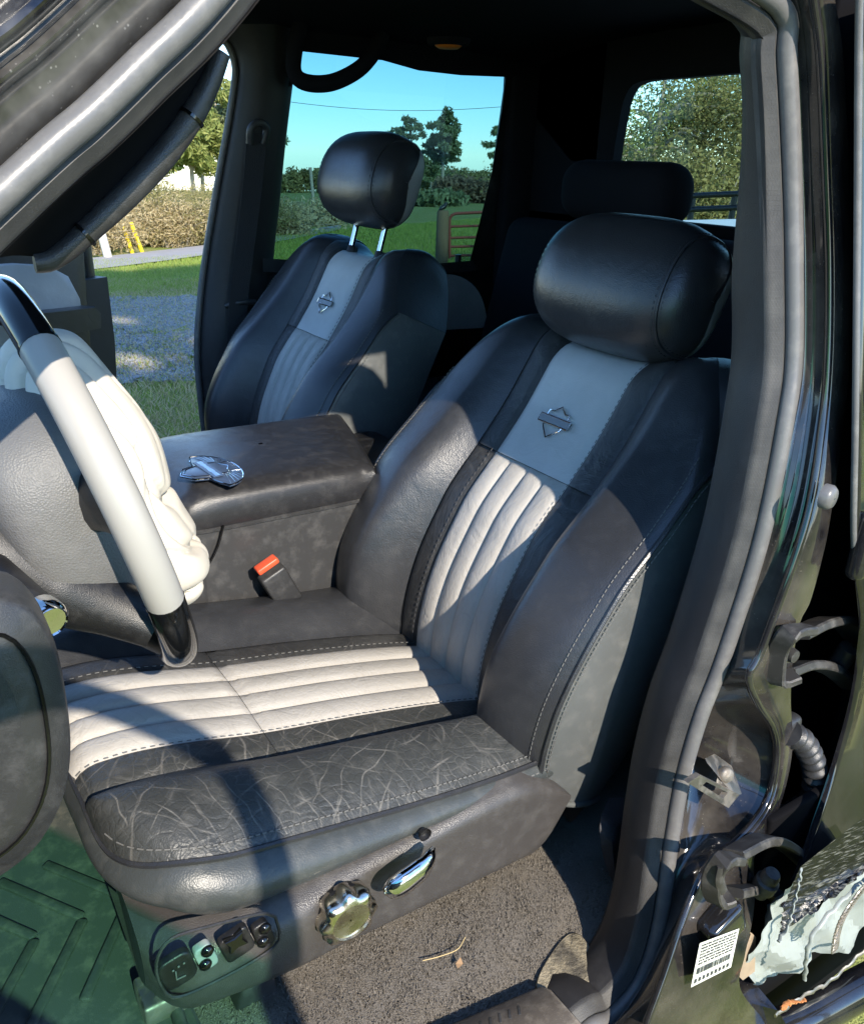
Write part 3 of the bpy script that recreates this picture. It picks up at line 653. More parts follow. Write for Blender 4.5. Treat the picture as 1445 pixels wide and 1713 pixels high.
e = fl[-1].copy(); e[:, 0] += .002; e[:, 1] += .010; fl.append(e)
e = e.copy(); e[:, 0] += .03; e[:, 1] += .075; fl.append(e)
MB().grid(np.array(fl)).build('jamb_flange', m_paint_dusty, truck)
# inner walls between pillar and rear door, painted black as the gap's shade
gb = MB(); gb.rbox((.16, -.34, -.05), (.40, .02, 1.25), .004); gb.build('gap_shade', m_shade_black, truck); MB().rbox((.22, -.455, -.56), (.52, .012, .44), .004).build('gap_shade', m_shade_black, truck)
# round buffer on the pillar edge
p = on_side(1383, 831, -.056); MB().lathe([(.001, .007), (.009, .0065), (.012, .003), (.012, -.004)], p, (.2, -1, 0), 20).build('rubber_buffer', m_rubber, truck)
# striker
sp = lambda px, py, d=0: at(1, -.440+d, px, py)
st = MB(); 
q = [sp(1150, 1308), sp(1172, 1290), sp(1240, 1328), sp(1222, 1352)]
def quad_frame(mb, outer, inner, th):
    o = np.array(outer); i_ = np.array(inner); d = np.array([0, th, 0])
    G = np.array([o, i_, i_+d, o+d, o]); mb.grid(np.transpose(G, (1, 0, 2)), cu=True)
quad_frame(st, [sp(1150, 1310), sp(1170, 1297), sp(1236, 1330), sp(1218, 1352)], [sp(1174, 1314), sp(1181, 1308), sp(1217, 1326), sp(1209, 1336)], .006)
sk = st.build('door_striker', m_steel, truck, smooth=40)
bk = MB(); o = [sp(1182, 1276, .02), sp(1198, 1268, .03), sp(1226, 1288, .03), sp(1240, 1328, .004), sp(1228, 1332, .0)]
bk.add([*o, *[v+np.array([0.004, .006, 0]) for v in o]], [(0, 1, 2, 3, 4), (9, 8, 7, 6, 5), (0, 5, 6, 1), (1, 6, 7, 2), (2, 7, 8, 3), (3, 8, 9, 4)])
bk.build('striker_plate', m_steel, sk, smooth=30)
p = sp(1213, 1296, .012); MB().lathe([(0, .006), (.007, .005), (.009, .002), (.009, -.003)], p, (-.3, -1, .3), 14).build('striker_bolt', m_steel, sk)
# hinges of the rear door on the pillar
def hinge(c0, c1, name):
    h = MB(); h.ribbon(smooth_path(c0, 24), (.35, -1, .1), .020, .009); o = h.build(name, m_hinge, truck, smooth=30)
    a = MB(); a.ribbon(smooth_path(c1, 24), (.2, -1, .45), np.linspace(.024, .036, 24), .010); a.build('hinge_arm', m_hinge, o, smooth=30)
    return o
H = lambda px, py, y=-.470: at(1, y+.034, px, py)
h1 = hinge([H(1352, 1052, -.485), H(1322, 1058, -.488), H(1302, 1085, -.478), H(1296, 1125, -.478), H(1300, 1140, -.480), H(1330, 1130, -.486)], [H(1335, 1062, -.47), H(1375, 1042, -.46), H(1410, 1040, -.45), H(1440, 1070, -.45)], 'door_hinge')
a = MB(); a.ribbon(smooth_path([H(1310, 1125, -.47), H(1350, 1112, -.46), H(1390, 1120, -.455), H(1425, 1148, -.455)], 20), (.2, -1, .5), .026, .010); a.build('hinge_arm', m_hinge, h1, smooth=30)
MB().lathe([(0, .008), (.007, .007), (.008, .002), (.008, -.006)], H(1320, 1094, -.476), (0, -1, 0), 12).build('hinge_bolt', m_hinge, h1)
MB().lathe([(0, .006), (.007, .005), (.012, .002), (.012, -.03)], H(1420, 1085, -.46), (0, -.3, 1), 14).build('hinge_pin', m_plastic, h1)
H = lambda px, py, y=-.470: at(1, y+.004, px, py)
h2 = hinge([H(1232, 1437, -.495), H(1210, 1438, -.498), H(1192, 1462, -.492), H(1190, 1492, -.492), H(1200, 1508, -.494), H(1222, 1500, -.498)], [H(1226, 1430, -.485), H(1275, 1405, -.475), H(1310, 1415, -.47), H(1345, 1450, -.465)], 'door_hinge')
a = MB(); a.ribbon(smooth_path([H(1222, 1492, -.485), H(1262, 1486, -.478), H(1300, 1500, -.475), H(1322, 1535, -.472)], 20), (.2, -1, .5), .028, .010); a.build('hinge_arm', m_hinge, h2, smooth=30)
MB().lathe([(0, .022), (.008, .021), (.010, .016), (.010, .008), (.013, .006), (.013, -.008), (.010, -.010), (.009, -.02)], H(1280, 1478, -.49), (0, -.25, 1), 16).build('hinge_pin', m_hinge, h2)
a = MB(); a.tube(smooth_path([H(1207, 1448, -.50), H(1203, 1470, -.50), H(1208, 1490, -.50)], 10), .006, 8, flat=.6); a.build('hinge_bolt', m_hinge, h2)
H = lambda px, py, y=-.470: at(1, y+.02, px, py)
# corrugated wiring boot
bp = smooth_path([H(1318, 1225, -.455), H(1345, 1245, -.458), H(1362, 1290, -.46), H(1358, 1340, -.46), H(1352, 1390, -.458)], 150)
rr = .0125+.0030*np.cos(np.linspace(0, 2*PI*13, 150)); MB().tube(bp, rr, 16).build('wiring_boot', m_plastic, truck)
bc = MB(); bc.rbox(H(1312, 1228, -.448), (.035, .02, .05), .008); bc.build('boot_flange', m_plastic, truck)
# warning label on the lower jamb
lab = [at(1, -.5005, *q) for q in ((1155, 1652), (1170, 1578), (1236, 1553), (1222, 1618))]
tl = np.array(lab)
def LQ(u, v, h=0): 
    b = (1-u)*((1-v)*tl[0]+v*tl[1])+u*((1-v)*tl[3]+v*tl[2]); return b+np.array([0, -h, 0])
m_paper = simple('white_label', (.74, .76, .66), .45, .06)
lb = MB(); lb.grid(np.array([[LQ(u, v) for v in np.linspace(0, 1, 4)] for u in np.linspace(0, 1, 4)])); lb = lb.build('warning_label', m_paper, truck)
m_ink = simple('label_ink', (.05, .05, .05), .6)
ink = MB()
def bar(u0, u1, v0, v1): ink.add([LQ(u0, v0, .0006), LQ(u1, v0, .0006), LQ(u1, v1, .0006), LQ(u0, v1, .0006)], [(0, 1, 2, 3)])
R_ = random.Random(4)
for vv in (.93, .86, .79, .72, .65, .58, .51):
    u = .06
    while u < .93:
        l = R_.uniform(.02, .09); bar(u, min(.95, u+l), vv-.018, vv+.018); u += l+R_.uniform(.012, .03)
u = .06
while u < .9: l = R_.uniform(.006, .02); bar(u, u+l, .27, .42); u += l+R_.uniform(.008, .018)
u = .05
for ch in range(9): bar(u, u+.035, .07, .17); bar(u+.045, u+.06, .07, .17); u += .10
ink.build('label_print', m_ink, lb, kind='stuff')
# lower jamb painted bump and foil strip
bm_ = MB(); bm_.rbox(at(1, -.485, 1205, 1545), (.055, .03, .05), .010, 4, rot=[[.9, 0, -.4], [0, 1, 0], [.4, 0, .9]]); bm_.build('jamb_bump', m_paint_clean, truck)
fs = MB(); fq = [at(1, -.488, *q) for q in ((1256, 1560), (1264, 1568), (1262, 1625), (1242, 1640), (1232, 1630))]
fs.add([*fq, *[q+np.array([0, .004, 0]) for q in fq]], [(0, 1, 2, 3, 4), (9, 8, 7, 6, 5)]); fs.build('sealant_flap', simple('tan_sealant', (.33, .25, .17), .6, .3, 60), truck, smooth=False)

# ------------------------------------------------------------------ rear door (closed), torn at its lower front corner
m_primer = simple('bare_pale_metal', (.30, .33, .31), .35, .12, 30, .5, .15)
m_glass_side = glass('tinted_glass', (.33, .49, .53)); m_glass_dark = glass('dark_privacy_glass', (.10, .14, .15)); m_glass_green = glass('green_glass', (.28, .70, .50)); m_glass_rear = glass('rear_glass', (.42, .58, .55))
Dpx = [(1436, -40), (1434, 100), (1432, 400), (1429, 700), (1426, 890), (1432, 960), (1440, 1040), (1437, 1085), (1424, 1172), (1397, 1270), (1366, 1364), (1335, 1453), (1308, 1520)]
De = smooth_path([on_side(*q, -.055) for q in Dpx], 90)
DX = De[:, 0]; rd = []
profD = [(.24, .085), (.10, .04), (.028, .012), (0, .003), (.003, -.002), (.008, -.003), (.013, .001), (.016, .004), (.05, .002), (.25, -.01), (.6, -.018), (.95, -.015)]
for a, b in profD: rd.append(De+np.array([a, b, 0]))
rdoor = MB().grid(np.array(rd)).build('rear_door', m_paint_clean, truck)
MB().tube(De[:50]+np.array([.001, .0, 0]), .0032, 8).build('weather_strip', m_rubber, rdoor)
hs = MB(); hs.rbox(on_side(1446, 912, -.06), (.03, .02, .075), .009, 4); hs.build('door_handle', m_paint, rdoor)
ws_ = lambda x, z, d=.030: (x, float(y_open(z))-.055-d+.010*x, z)
mb = MB(); mb.grid(np.array([[ws_(x0+(x1-x0)*u, z) for u in np.linspace(0, 1, 6)] for z, x0, x1 in ((.06, .12, .86), (.18, .10, .84), (.30, .08, .80), (.40, .07, .74))])); mb.build('outer_glass', m_gloss, rdoor)
mb = MB(); mb.grid(np.array([[(x, -.372, .44), (x, -.392, .50), (x, -.405, .58), (x, -.398, .662), (x, -.36, .70)] for x in np.linspace(.02, 1.0, 8)])); mb.build('roof_side', m_paint_clean, truck)
# crushed pale metal and torn paint
tp = smooth_path([at(1, -.512, *q) for q in ((1300, 1545), (1290, 1590), (1276, 1640), (1300, 1685))], 24)
bt = smooth_path([at(1, -.530, *q) for q in ((1475, 1400), (1478, 1480), (1480, 1540), (1470, 1600))], 24)
G = []
for u in np.linspace(0, 1, 40):
    e = tp*(1-u)+bt*u; v = np.linspace(0, 1, 24)
    tri = lambda x: 2*np.abs(x-np.floor(x+.5)); wv = .016*tri(u*1.7+v*.5)+.012*tri(u*2.6-v*1.4+.3)+.008*tri(v*2.3+u*1.1)+.004*tri(u*6.3+v*3.7)+.002*tri(u*11-v*9)
    e[:, 1] += wv*.9+.012*v; G.append(e)
MB().grid(np.array(G)).build('torn_metal', m_primer, rdoor, smooth=16)
G = []
ta = smooth_path([at(1, -.522, *q) for q in ((1338, 1450), (1325, 1480), (1310, 1520), (1305, 1562))], 30)
tb = smooth_path([at(1, -.540, *q) for q in ((1490, 1330), (1480, 1390), (1470, 1430), (1420, 1478))], 30)
for u in np.linspace(0, 1, 60):
    e = ta*(1-u)+tb*u; v = np.linspace(0, 1, 30); e[:, 1] += .0025*np.sin(v*70+u*8)*v; e[:, 2] += .003*v**4*np.sin(u*23)+.0015*v**4*np.sin(u*57); G.append(e)
t = NT('scraped_paint'); nz = t.noise(1, 4, .6, t.scale((60, 60, 420), (0, .6, 0))); 
m_scrape = t.fin(t.mix(t.ramp(nz, [(.52, 0), (.70, 1)]), (.008, .008, .008), (.16, .16, .14)), t.math('ADD', t.math('MULTIPLY', nz, .3), .1), 0, t.bump(nz, .5, .003))
MB().grid(np.array(G)).build('scraped_skin', m_scrape, rdoor)
for pts, r, mt in (([(1296, 1700), (1340, 1668), (1390, 1640), (1445, 1590)], .005, m_steel), ([(1306, 1690), (1318, 1678), (1345, 1672)], .005, simple('rust', (.42, .16, .05), .8, .4, 90)), ([(1340, 1455), (1330, 1500), (1316, 1550), (1300, 1575)], .004, m_primer), ([(1345, 1640), (1352, 1580), (1380, 1535), (1445, 1470)], .004, m_primer)):
    pp = smooth_path([at(1, -.534, *q) for q in pts], 40); pp += .0009*np.stack([np.sin(np.arange(40)*1.7), np.sin(np.arange(40)*1.1), np.sin(np.arange(40)*2.3)], 1)
    MB().tube(pp, r*.6, 7, flat=.5).build('torn_edge', mt, rdoor)
# coil of sealant bead
cb = smooth_path([at(1, -.541, *q) for q in ((1395, 1590), (1400, 1560), (1412, 1530), (1440, 1490), (1460, 1470))], 160)
cb += .006*np.stack([np.cos(np.arange(160)*1.0), 0*np.arange(160), np.sin(np.arange(160)*1.0)], 1)
MB().tube(cb, .0012, 5).build('sealant_bead', m_steel, rdoor)
# rear door glass and frame (shaded, behind the pillar)
mb = MB(); mb.add([(.05, -.44, .06), (.78, -.44, .06), (.70, -.37, .50), (.05, -.37, .50)], [(0, 1, 2, 3)]); mb.build('window_glass', m_glass_dark, rdoor, smooth=False)
mb = MB(); mb.rbox((.60, -.40, -.27), (.80, .05, .66), .02); mb.build('door_trim', m_plastic_blk, rdoor)
# rocker step bar
step = MB(); pth = [at(2, -.70, 1250, 1740), at(2, -.69, 1330, 1712), at(2, -.68, 1445, 1650), at(2, -.67, 1560, 1590)]
step.tube(smooth_path(pth, 30), .030, 18, flat=.8); step.build('rocker_panel', m_paint, truck)
sl = MB(); sl.add([at(2, -.66, 1060, 1740), at(2, -.62, 1115, 1640), at(2, -.60, 1235, 1612), at(2, -.62, 1300, 1690), at(2, -.66, 1330, 1740)], [(0, 1, 2, 3, 4)]); sl.build('sill_end', m_paint_dusty, truck, smooth=False)

# ------------------------------------------------------------------ floor
t = NT('cab_carpet'); v1 = t.noise(700, 3, .7); v2 = t.noise(35, 4, .6); v3 = t.ramp(t.voro(330), [(0, 1), (.13, 0)])
cc = t.mix(v1, (.085, .078, .068), (.30, .27, .235)); cc = t.mix(t.math('MULTIPLY', t.ramp(v2, [(.42, 0), (.72, 1)]), .35), cc, (.20, .17, .13))
cc = t.mix(t.math('MULTIPLY', v3, t.ramp(t.noise(120, 2), [(.52, 0), (.6, .9)])), cc, (.50, .44, .34))
m_carpet = t.fin(cc, .95, 0, t.bump(v1, .8, .003), spec=.1)
def zfloor(x, y): return -.500-.012*sstep(-.30, -.42, y)+.05*sstep(.0, .12, x)*0+.02*np.sin(x*7+y*3)*.15
gx = np.linspace(-1.35, 1.0, 110)[:, None]; gy = np.linspace(-.425, 1.22, 110)[None, :]
xx, yy = np.broadcast_arrays(gx, gy); MB().grid(np.stack([xx, yy, zfloor(xx, yy)+.0004*rng.standard_normal(xx.shape)], -1)).build('cab_floor', m_carpet, truck)
# carpet pile near the sill as real tufts
tf = MB(); N = 60000
X0 = rng.uniform(-.66, -.12, N); Y0 = rng.uniform(-.43, -.20, N); V = []; F = []
d = rng.normal(0, 1, (N, 2))*.0022; hgt = rng.uniform(.001, .0045, N)
b0 = np.stack([X0, Y0, zfloor(X0, Y0)-.001], 1); wv = np.stack([rng.normal(0, .0007, N), rng.normal(0, .0007, N), np.zeros(N)], 1)
V = np.stack([b0-wv, b0+wv, b0+np.stack([d[:, 0], d[:, 1], hgt], 1)], 1).reshape(-1, 3)
tf.add(V, [(3*i, 3*i+1, 3*i+2) for i in range(N)]); tf.build('carpet_pile', m_carpet, truck, smooth=False, kind='stuff')
# scuff plate and worn sill pad
sp_ = MB(); q = [at(2, -.492, *k_) for k_ in ((700, 1735), (905, 1648), (925, 1655), (995, 1740), (800, 1800))]; sp_.prism([(v_[0], v_[1]) for v_ in q], 2, -.508, -.490, .004)
scuff = sp_.build('scuff_plate', plastic('worn_sill_plastic', (.10, .085, .07), .5, dust=.6, dustcol=(.33, .29, .23)), truck)
for i in range(7):
    a = at(2, -.4897, 868-i*16, 1690+i*6.5); rb = MB(); rb.rbox(a, (.003, .010, .0010), .0007, 2, rot=[[.85, .52, 0], [-.52, .85, 0], [0, 0, 1]]); rb.build('tread_rib', m_plastic, scuff)
pd_ = smooth_path([(895, 1655, 0), (925, 1590, 0), (960, 1560, 0), (990, 1590, 0), (1003, 1640, 0), (975, 1680, 0), (930, 1705, 0)], 40, closed=True)
q = np.array([at(2, -.506, a, b) for a, b, _ in pd_]); c0 = q.mean(0)
pm = MB(); pm.grid(np.array([q+[0, 0, -.01], q, c0+(q-c0)*.95+[0, 0, .003], c0+(q-c0)*.4+[0, 0, .0035], c0+(q-c0)*.02+[0, 0, .0035]]), cv=True)
t = NT('worn_carpet_pad'); n1 = t.noise(22, 5, .7); n2 = t.noise(260, 3, .7)
m_pad = t.fin(t.mix(t.ramp(n1, [(.38, 0), (.62, 1)]), t.mix(n2, (.06, .055, .045), (.14, .125, .10)), (.42, .36, .25)), .9, 0, t.bump(n2, .7, .004), spec=.1)
pm.build('sill_pad', m_pad, truck, fixn=True)
# ------------------------------------------------------------------ floor mat under the wheel
mat_m = plastic('rubber_mat', (.05, .058, .053), .42, grain=.25, gscale=300, dust=.45, dustcol=(.20, .19, .15))
mt = thing('floor_mat', (-.95, 0, -.495), 'black ribbed rubber floor mat in the driver footwell under green tinted sunlight', 'floor mat')
mb = MB(); mb.prism([(-1.28, -.30), (-.715, -.36), (-.64, -.25), (-.66, .20), (-1.28, .20)], 2, -.498, -.488, .004); mb.build('mat_base', mat_m, mt)
for i in range(10):
    for sgn in (1, -1):
        r_ = MB(); cx_ = -.70-.052*i; r_.rbox((cx_, -.05+sgn*.055, -.4865), (.012, .13, .006), .0028, 2, rot=[[.82, -.57*sgn, 0], [.57*sgn, .82, 0], [0, 0, 1]]); r_.build('mat_rib', mat_m, mt)
mb = MB(); mb.tube(smooth_path([(-1.27, -.29, -.487), (-.73, -.345, -.487), (-.66, -.25, -.487), (-.675, .19, -.487)], 50), .007, 8); mb.build('mat_rim', mat_m, mt)

# ------------------------------------------------------------------ roof, far side, rear wall
xr = np.linspace(-.62, .98, 30)[:, None]; yr = np.linspace(-.375, 1.175, 30)[None, :]; xx, yy = np.broadcast_arrays(xr, yr)
q = (yy-.4)/.775; zz = .645-.055*np.abs(q)**3.5-.03*((xx-.2)/.8)**2
rf = MB().grid(np.stack([xx, yy, zz], -1)); rf.build('headliner', m_headliner, truck)
MB().grid(np.stack([xx*1.02, .4+(yy-.4)*1.03, zz+.06], -1)).build('roof', m_paint, truck)
side = MB(); 
hdr = np.array([(-.60, -.372, .575), (-.3, -.372, .60), (.2, -.372, .60), (.95, -.372, .57)])
MB().grid(np.array([hdr, hdr+[0, .03, .06], hdr+[0, .10, .075]])).build('roof_rail', m_headliner, truck)
yw = lambda z: 1.215-.07*sstep(.0, .5, z)
fe = smooth_path([(352, 790, 0), (345, 740, 0), (331, 600, 0), (336, 500, 0), (346, 420, 0), (366, 300, 0), (384, 200, 0), (394, 130, 0), (392, 100, 0), (380, 72, 0), (350, 40, 0)], 50)
re_ = smooth_path([(440, 790, 0), (442, 740, 0), (448, 600, 0), (455, 480, 0), (460, 410, 0), (468, 340, 0), (478, 240, 0), (489, 150, 0), (494, 110, 0), (496, 80, 0), (500, 40, 0)], 50)
def far(px, py, dy=0.0):
    y = 1.2
    for _ in range(10): p = at(1, y+dy, px, py); y = float(yw(p[2]))
    return at(1, y+dy, px, py)
rowsP = []
for u, dy in ((0, .09), (0, .03), (.04, .008), (.16, -.012), (.5, -.03), (.85, -.02), (.97, 0), (1, .03), (1, .09)):
    rowsP.append(np.array([far(*(a*(1-u)+b*u)[:2], dy) for a, b in zip(fe, re_)]))
MB().grid(np.array(rowsP)).build('centre_pillar', m_trim, truck)
MB().tube(np.array([far(a[0]-1, a[1], .012) for a in fe]), .008, 8).build('door_seal', m_rubber, truck)
# far rear door: panel below the glass, frame, glass
win = [(460, 412), (490, 140), (505, 88), (640, 100), (700, 117), (770, 125), (845, 128), (820, 300), (787, 437), (720, 438)]
farin = [far(*q) for q in win]
def wall_poly(pxs, name, m, dy0=0, dy1=.04, par=truck, smooth=False):
    mb = MB(); A = np.array([far(*q, dy0) for q in pxs]); B = np.array([far(*q, dy1) for q in pxs]); n = len(A); A[:, 0] = np.minimum(A[:, 0], .875); B[:, 0] = np.minimum(B[:, 0], .875)
    mb.grid(np.array([A, B]), cv=True); mb.f.append(tuple(range(n))); mb.f.append(tuple(range(2*n-1, n-1, -1))); mb.mi += [0, 0]
    return mb.build(name, m, par, smooth=smooth)
fd = wall_poly([(442, 440), (700, 447), (795, 441), (960, 430), (1100, 800), (440, 900)], 'rear_door', m_plastic_blk)
wall_poly([(784, 444), (800, 380), (822, 290), (840, 180), (846, 126), (850, 90), (1100, 90), (1100, 445)], 'door_frame', m_plastic_blk, 0, .05, fd)
wall_poly([(488, 145), (495, 85), (640, 101), (700, 118), (770, 126), (850, 129), (980, 128), (980, -20), (480, -60)], 'window_header', m_headliner, -.005, .05, fd)
wall_poly([(440, 432), (600, 441), (713, 442), (790, 436), (800, 452), (700, 462), (440, 455)], 'window_sill', m_plastic, -.03, .03, fd)
wall_poly([(450, 440), (480, 80), (860, 80), (800, 445)], 'window_glass', m_glass_side, .045, .048, fd)
p = far(766, 438, -.02); MB().tube([p, p+[0, 0, .02]], .009, 10).build('lock_knob', m_plastic_blk, fd)
arch = smooth_path([(700, 462, 0), (760, 460, 0), (796, 482, 0), (812, 520, 0), (808, 548, 0), (760, 552, 0), (690, 556, 0)], 30)
wall_poly([tuple(a[:2]) for a in arch], 'door_insert', m_light_lift, -.025, .01, fd, smooth=40)
ar = [tuple(a) for a in ((690, 556), (760, 551), (820, 548), (830, 575), (700, 590))]; wall_poly(ar, 'armrest', m_plastic_blk, -.07, .0, fd)
# far grab handle
gp = smooth_path([at(1, 1.10, *q) for q in ((503, 38), (494, 80), (492, 120), (512, 138), (555, 138), (600, 116), (628, 84), (640, 55))], 60)
MB().tube(gp, .0185, 12, flat=.8).build('grab_handle', m_headliner, truck)
# dome lamp
dl = MB(); p = at(2, .575, 750, 72); dl.lathe([(0, -.012), (.022, -.011), (.030, -.006), (.032, .004)], p, (0, 0, 1), 20); dl.build('reading_lamp', m_amber, truck)
dl = MB(); dl.lathe([(.034, -.006), (.046, -.003), (.05, .008)], p, (0, 0, 1), 24); dl.build('lamp_bezel', m_headliner, truck)
# far seat belt
bl = smooth_path([far(430, 222, -.05), far(424, 300, -.05), far(412, 400, -.055), far(400, 500, -.06), far(392, 640, -.07)], 30)
belt = thing('seat_belt', tuple(bl[-1]), 'black seat belt hanging down the passenger side centre pillar', 'seat belt')
wb = MB(); wdir = np.array([.024, 0, 0]); G = np.array([bl-wdir, bl+wdir, bl+wdir+[0, .0015, 0], bl-wdir+[0, .0015, 0]]); wb.grid(G, cu=True); wb.build('webbing', m_webbing, belt)
MB().tube(smooth_path([far(418, 240, -.055), far(420, 215, -.06), far(434, 205, -.06), far(446, 215, -.055), far(440, 240, -.05)], 24), .009, 8).build('belt_guide', m_plastic, belt)
MB().tube(smooth_path([far(378, 512, -.03), far(400, 506, -.06), far(428, 505, -.06)], 12), .006, 8).build('belt_slot', m_plastic, belt)
# rear wall with its window
RX = .86
def rw(px, py, dx=0): return at(0, RX+dx, px, py)
rp = smooth_path([(1022, 285, 0), (1034, 210, 0), (1046, 160, 0), (1070, 137, 0), (1150, 129, 0), (1250, 121, 0), (1330, 116, 0)], 40)
top = np.array([rw(*a[:2]) for a in rp])
outer = []
for a in top: outer.append(np.array([RX, a[1]+.35, a[2]]))
G = np.array([top, top+[0.03, 0, 0]]); 
mb = MB(); mb.grid(G)
UP = top.copy(); UP[:, 2] = .70; LF = top.copy(); LF[:, 1] = 1.25; 
wc_ = np.array([RX, .30, .25]); far_o = wc_+(top-wc_)*3.0; far_o[:, 0] = RX; far_o[:, 1] = np.clip(far_o[:, 1], -.38, 1.17); far_o[:, 2] = np.clip(far_o[:, 2], .15, .72)
mb.grid(np.array([far_o, wc_+(top-wc_)*1.3, top])); rwall = mb.build('rear_wall', m_headliner, truck)
mb = MB(); mb.rbox((RX+.02, .4, -.15), (.04, 1.66, .73), .01); mb.build('rear_bulkhead', m_headliner, truck)
for cy_, cw_ in ((-.17, .42), (1.06, .36)): MB().rbox((RX+.02, cy_, .3), (.04, cw_, .76), .01).build('rear_corner', m_headliner, truck)
MB().rbox((.84, 1.17, .32), (.14, .05, .66), .015).build('corner_trim', m_headliner, truck)
mb = MB(); mb.add([(RX+.025, -.1, .15), (RX+.025, 1.0, .15), (RX+.025, 1.0, .62), (RX+.025, -.1, .62)], [(0, 1, 2, 3)]); mb.build('rear_glass', m_glass_rear, truck, smooth=False)
mb = MB(); mb.rbox((RX+1.0, .4, .16), (1.7, 1.5, .02), .008); mb.build('bed_cover', simple('pale_bed_cover', (.62, .66, .70), .4, .05), truck)
mb = MB(); mb.rbox((RX+1.0, .4, -.35), (1.75, 1.62, .95), .05); mb.build('cargo_bed', m_paint, truck)
hk = MB(); hk.rbox(at(1, 1.08, 932, 320), (.03, .01, .008), .003); hk.rbox(at(1, 1.08, 926, 335), (.008, .01, .035), .003); hk.build('belt_hanger', m_dull_light, truck)
# ------------------------------------------------------------------ rear bench
rs = thing('rear_seat', (.55, .4, -.5), 'dark rear bench seat with a black headrest, mostly hidden behind the front seats', 'rear seat')
mb = MB(); mb.rbox((.73, .4, -.06), (.12, 1.40, .52), .05, 4, rot=[[.97, 0, .24], [0, 1, 0], [-.24, 0, .97]]); mb.build('backrest', m_headliner, rs)
mb = MB(); mb.rbox((.45, .4, -.30), (.46, 1.40, .15), .05, 4); rc = mb.build('seat_cushion', m_leather, rs)
p = at(0, .36, 690, 690)
for i in range(4):
    u = np.linspace(0, 1, 8)[:, None]; v = np.linspace(0, 1, 12)[None, :]
    MB().grid(np.stack([p[0]-.06+.32*v+0*u, p[1]-.09+.045*(i+u)+0*v, p[2]+.0-.05*(1-v)**3+.010*np.sqrt(np.maximum(1-(2*u-1)**2, 0))+0*v], -1), flip=True).build('flute', m_light_lift, rc)
c = at(0, .60, 1043, 322); mb = MB(); mb.rbox(c, (.11, .335, .125), .05, 6); mb.build('headrest', m_headliner, rs)
# ------------------------------------------------------------------ near windscreen pillar trim with grab handle
hp = smooth_path([at(1, -.27, *q) for q in ((58, 440), (84, 436), (116, 414), (158, 376), (215, 322), (274, 259), (322, 193), (352, 135), (370, 88))], 50)
MB().tube(hp, .0062+.0028*np.sin(np.linspace(0, PI, 50)), 14, flat=.9).build('grab_handle', m_plastic, truck)
for px, py in ((145, 388), (318, 198)):
    k_ = np.argmin(np.linalg.norm(hp-at(1, -.27, px, py), axis=1)); tt = nrm(hp[k_+1]-hp[k_-1])
    MB().tube([hp[k_]-tt*.0010, hp[k_]+tt*.0010], .0093, 14, flat=.9).build('grab_handle_joint', m_gloss, truck)
sa_ = smooth_path([on_side(*q, .035) for q in ((-60, 470), (0, 418), (100, 330), (200, 226), (300, 120), (390, 20), (440, -40))], 50)
mb = MB(); hq = np.vstack([hp]); G = np.array([sa_*(1-u)+(hq+[0, 0, .004])*u+np.array([0, .012, .004])*math.sin(u*PI) for u in np.linspace(0, 1, 8)]+[hq+[-.03, .06, .05], hq+[-.10, .10, .12]]); mb.grid(G); mb.build('pillar_cover', m_shade_black, truck)  # trim face coloured near-black to carry the shade behind the handle
# ------------------------------------------------------------------ dash end, dash, windscreen
de = smooth_path([(-.95, .085, 0), (-.80, .088, 0), (-.748, .074, 0), (-.728, .055, 0), (-.719, .010, 0), (-.722, -.065, 0), (-.740, -.118, 0), (-.775, -.150, 0), (-.85, -.165, 0), (-.95, -.16, 0)], 60)[:, :2]
mb = MB(); ins_ = de.mean(0); L = []
for s_, y in ((1-.10, -.246), (1-.02, -.256), (1, -.268), (1, -.292), (.985, -.303), (.955, -.309), (.62, -.314)):
    q = ins_+(de-ins_)*s_; L.append(np.stack([q[:, 0], np.full(60, y), q[:, 1]], 1))
mb.grid(np.array(L)); mb.f.append(tuple(mb.n-60+i for i in range(60))); mb.mi.append(0)
dash_end = mb.build('dashboard_end', m_plastic, truck, smooth=60)
q = ins_+(de-ins_)*.80; MB().tube(np.stack([q[8:50, 0], np.full(42, -.3125), q[8:50, 1]], 1), .0016, 6).build('dash_seam', m_gloss, dash_end)
prof = [(-.93, -.32), (-.90, -.20), (-.89, -.08), (-.93, .04), (-1.0, .09), (-1.15, .12), (-1.5, .13)]
pr = smooth_path([(a, b, 0) for a, b in prof], 30)[:, :2]
mb = MB(); ys = np.linspace(-.30, 1.12, 12); mb.grid(np.array([[(a, y, b) for a, b in pr] for y in ys])); mb.build('dashboard', m_plastic, truck)
mb = MB(); mb.rbox((-1.30, .4, -.2), (.06, 1.5, .75), .02); mb.build('firewall', m_carpet, truck)
mb = MB(); mb.add([(-1.5, -.25, .13), (-1.5, 1.05, .13), (-.58, 1.02, .57), (-.58, -.22, .57)], [(0, 1, 2, 3)]); mb.build('windscreen', glass('windscreen_glass', (.80, .88, .85)), truck, smooth=False)
mb = MB(); mb.rbox((-2.0, .4, -.2), (1.3, 1.66, .6), .10, 4); mb.build('bonnet', m_paint, truck)
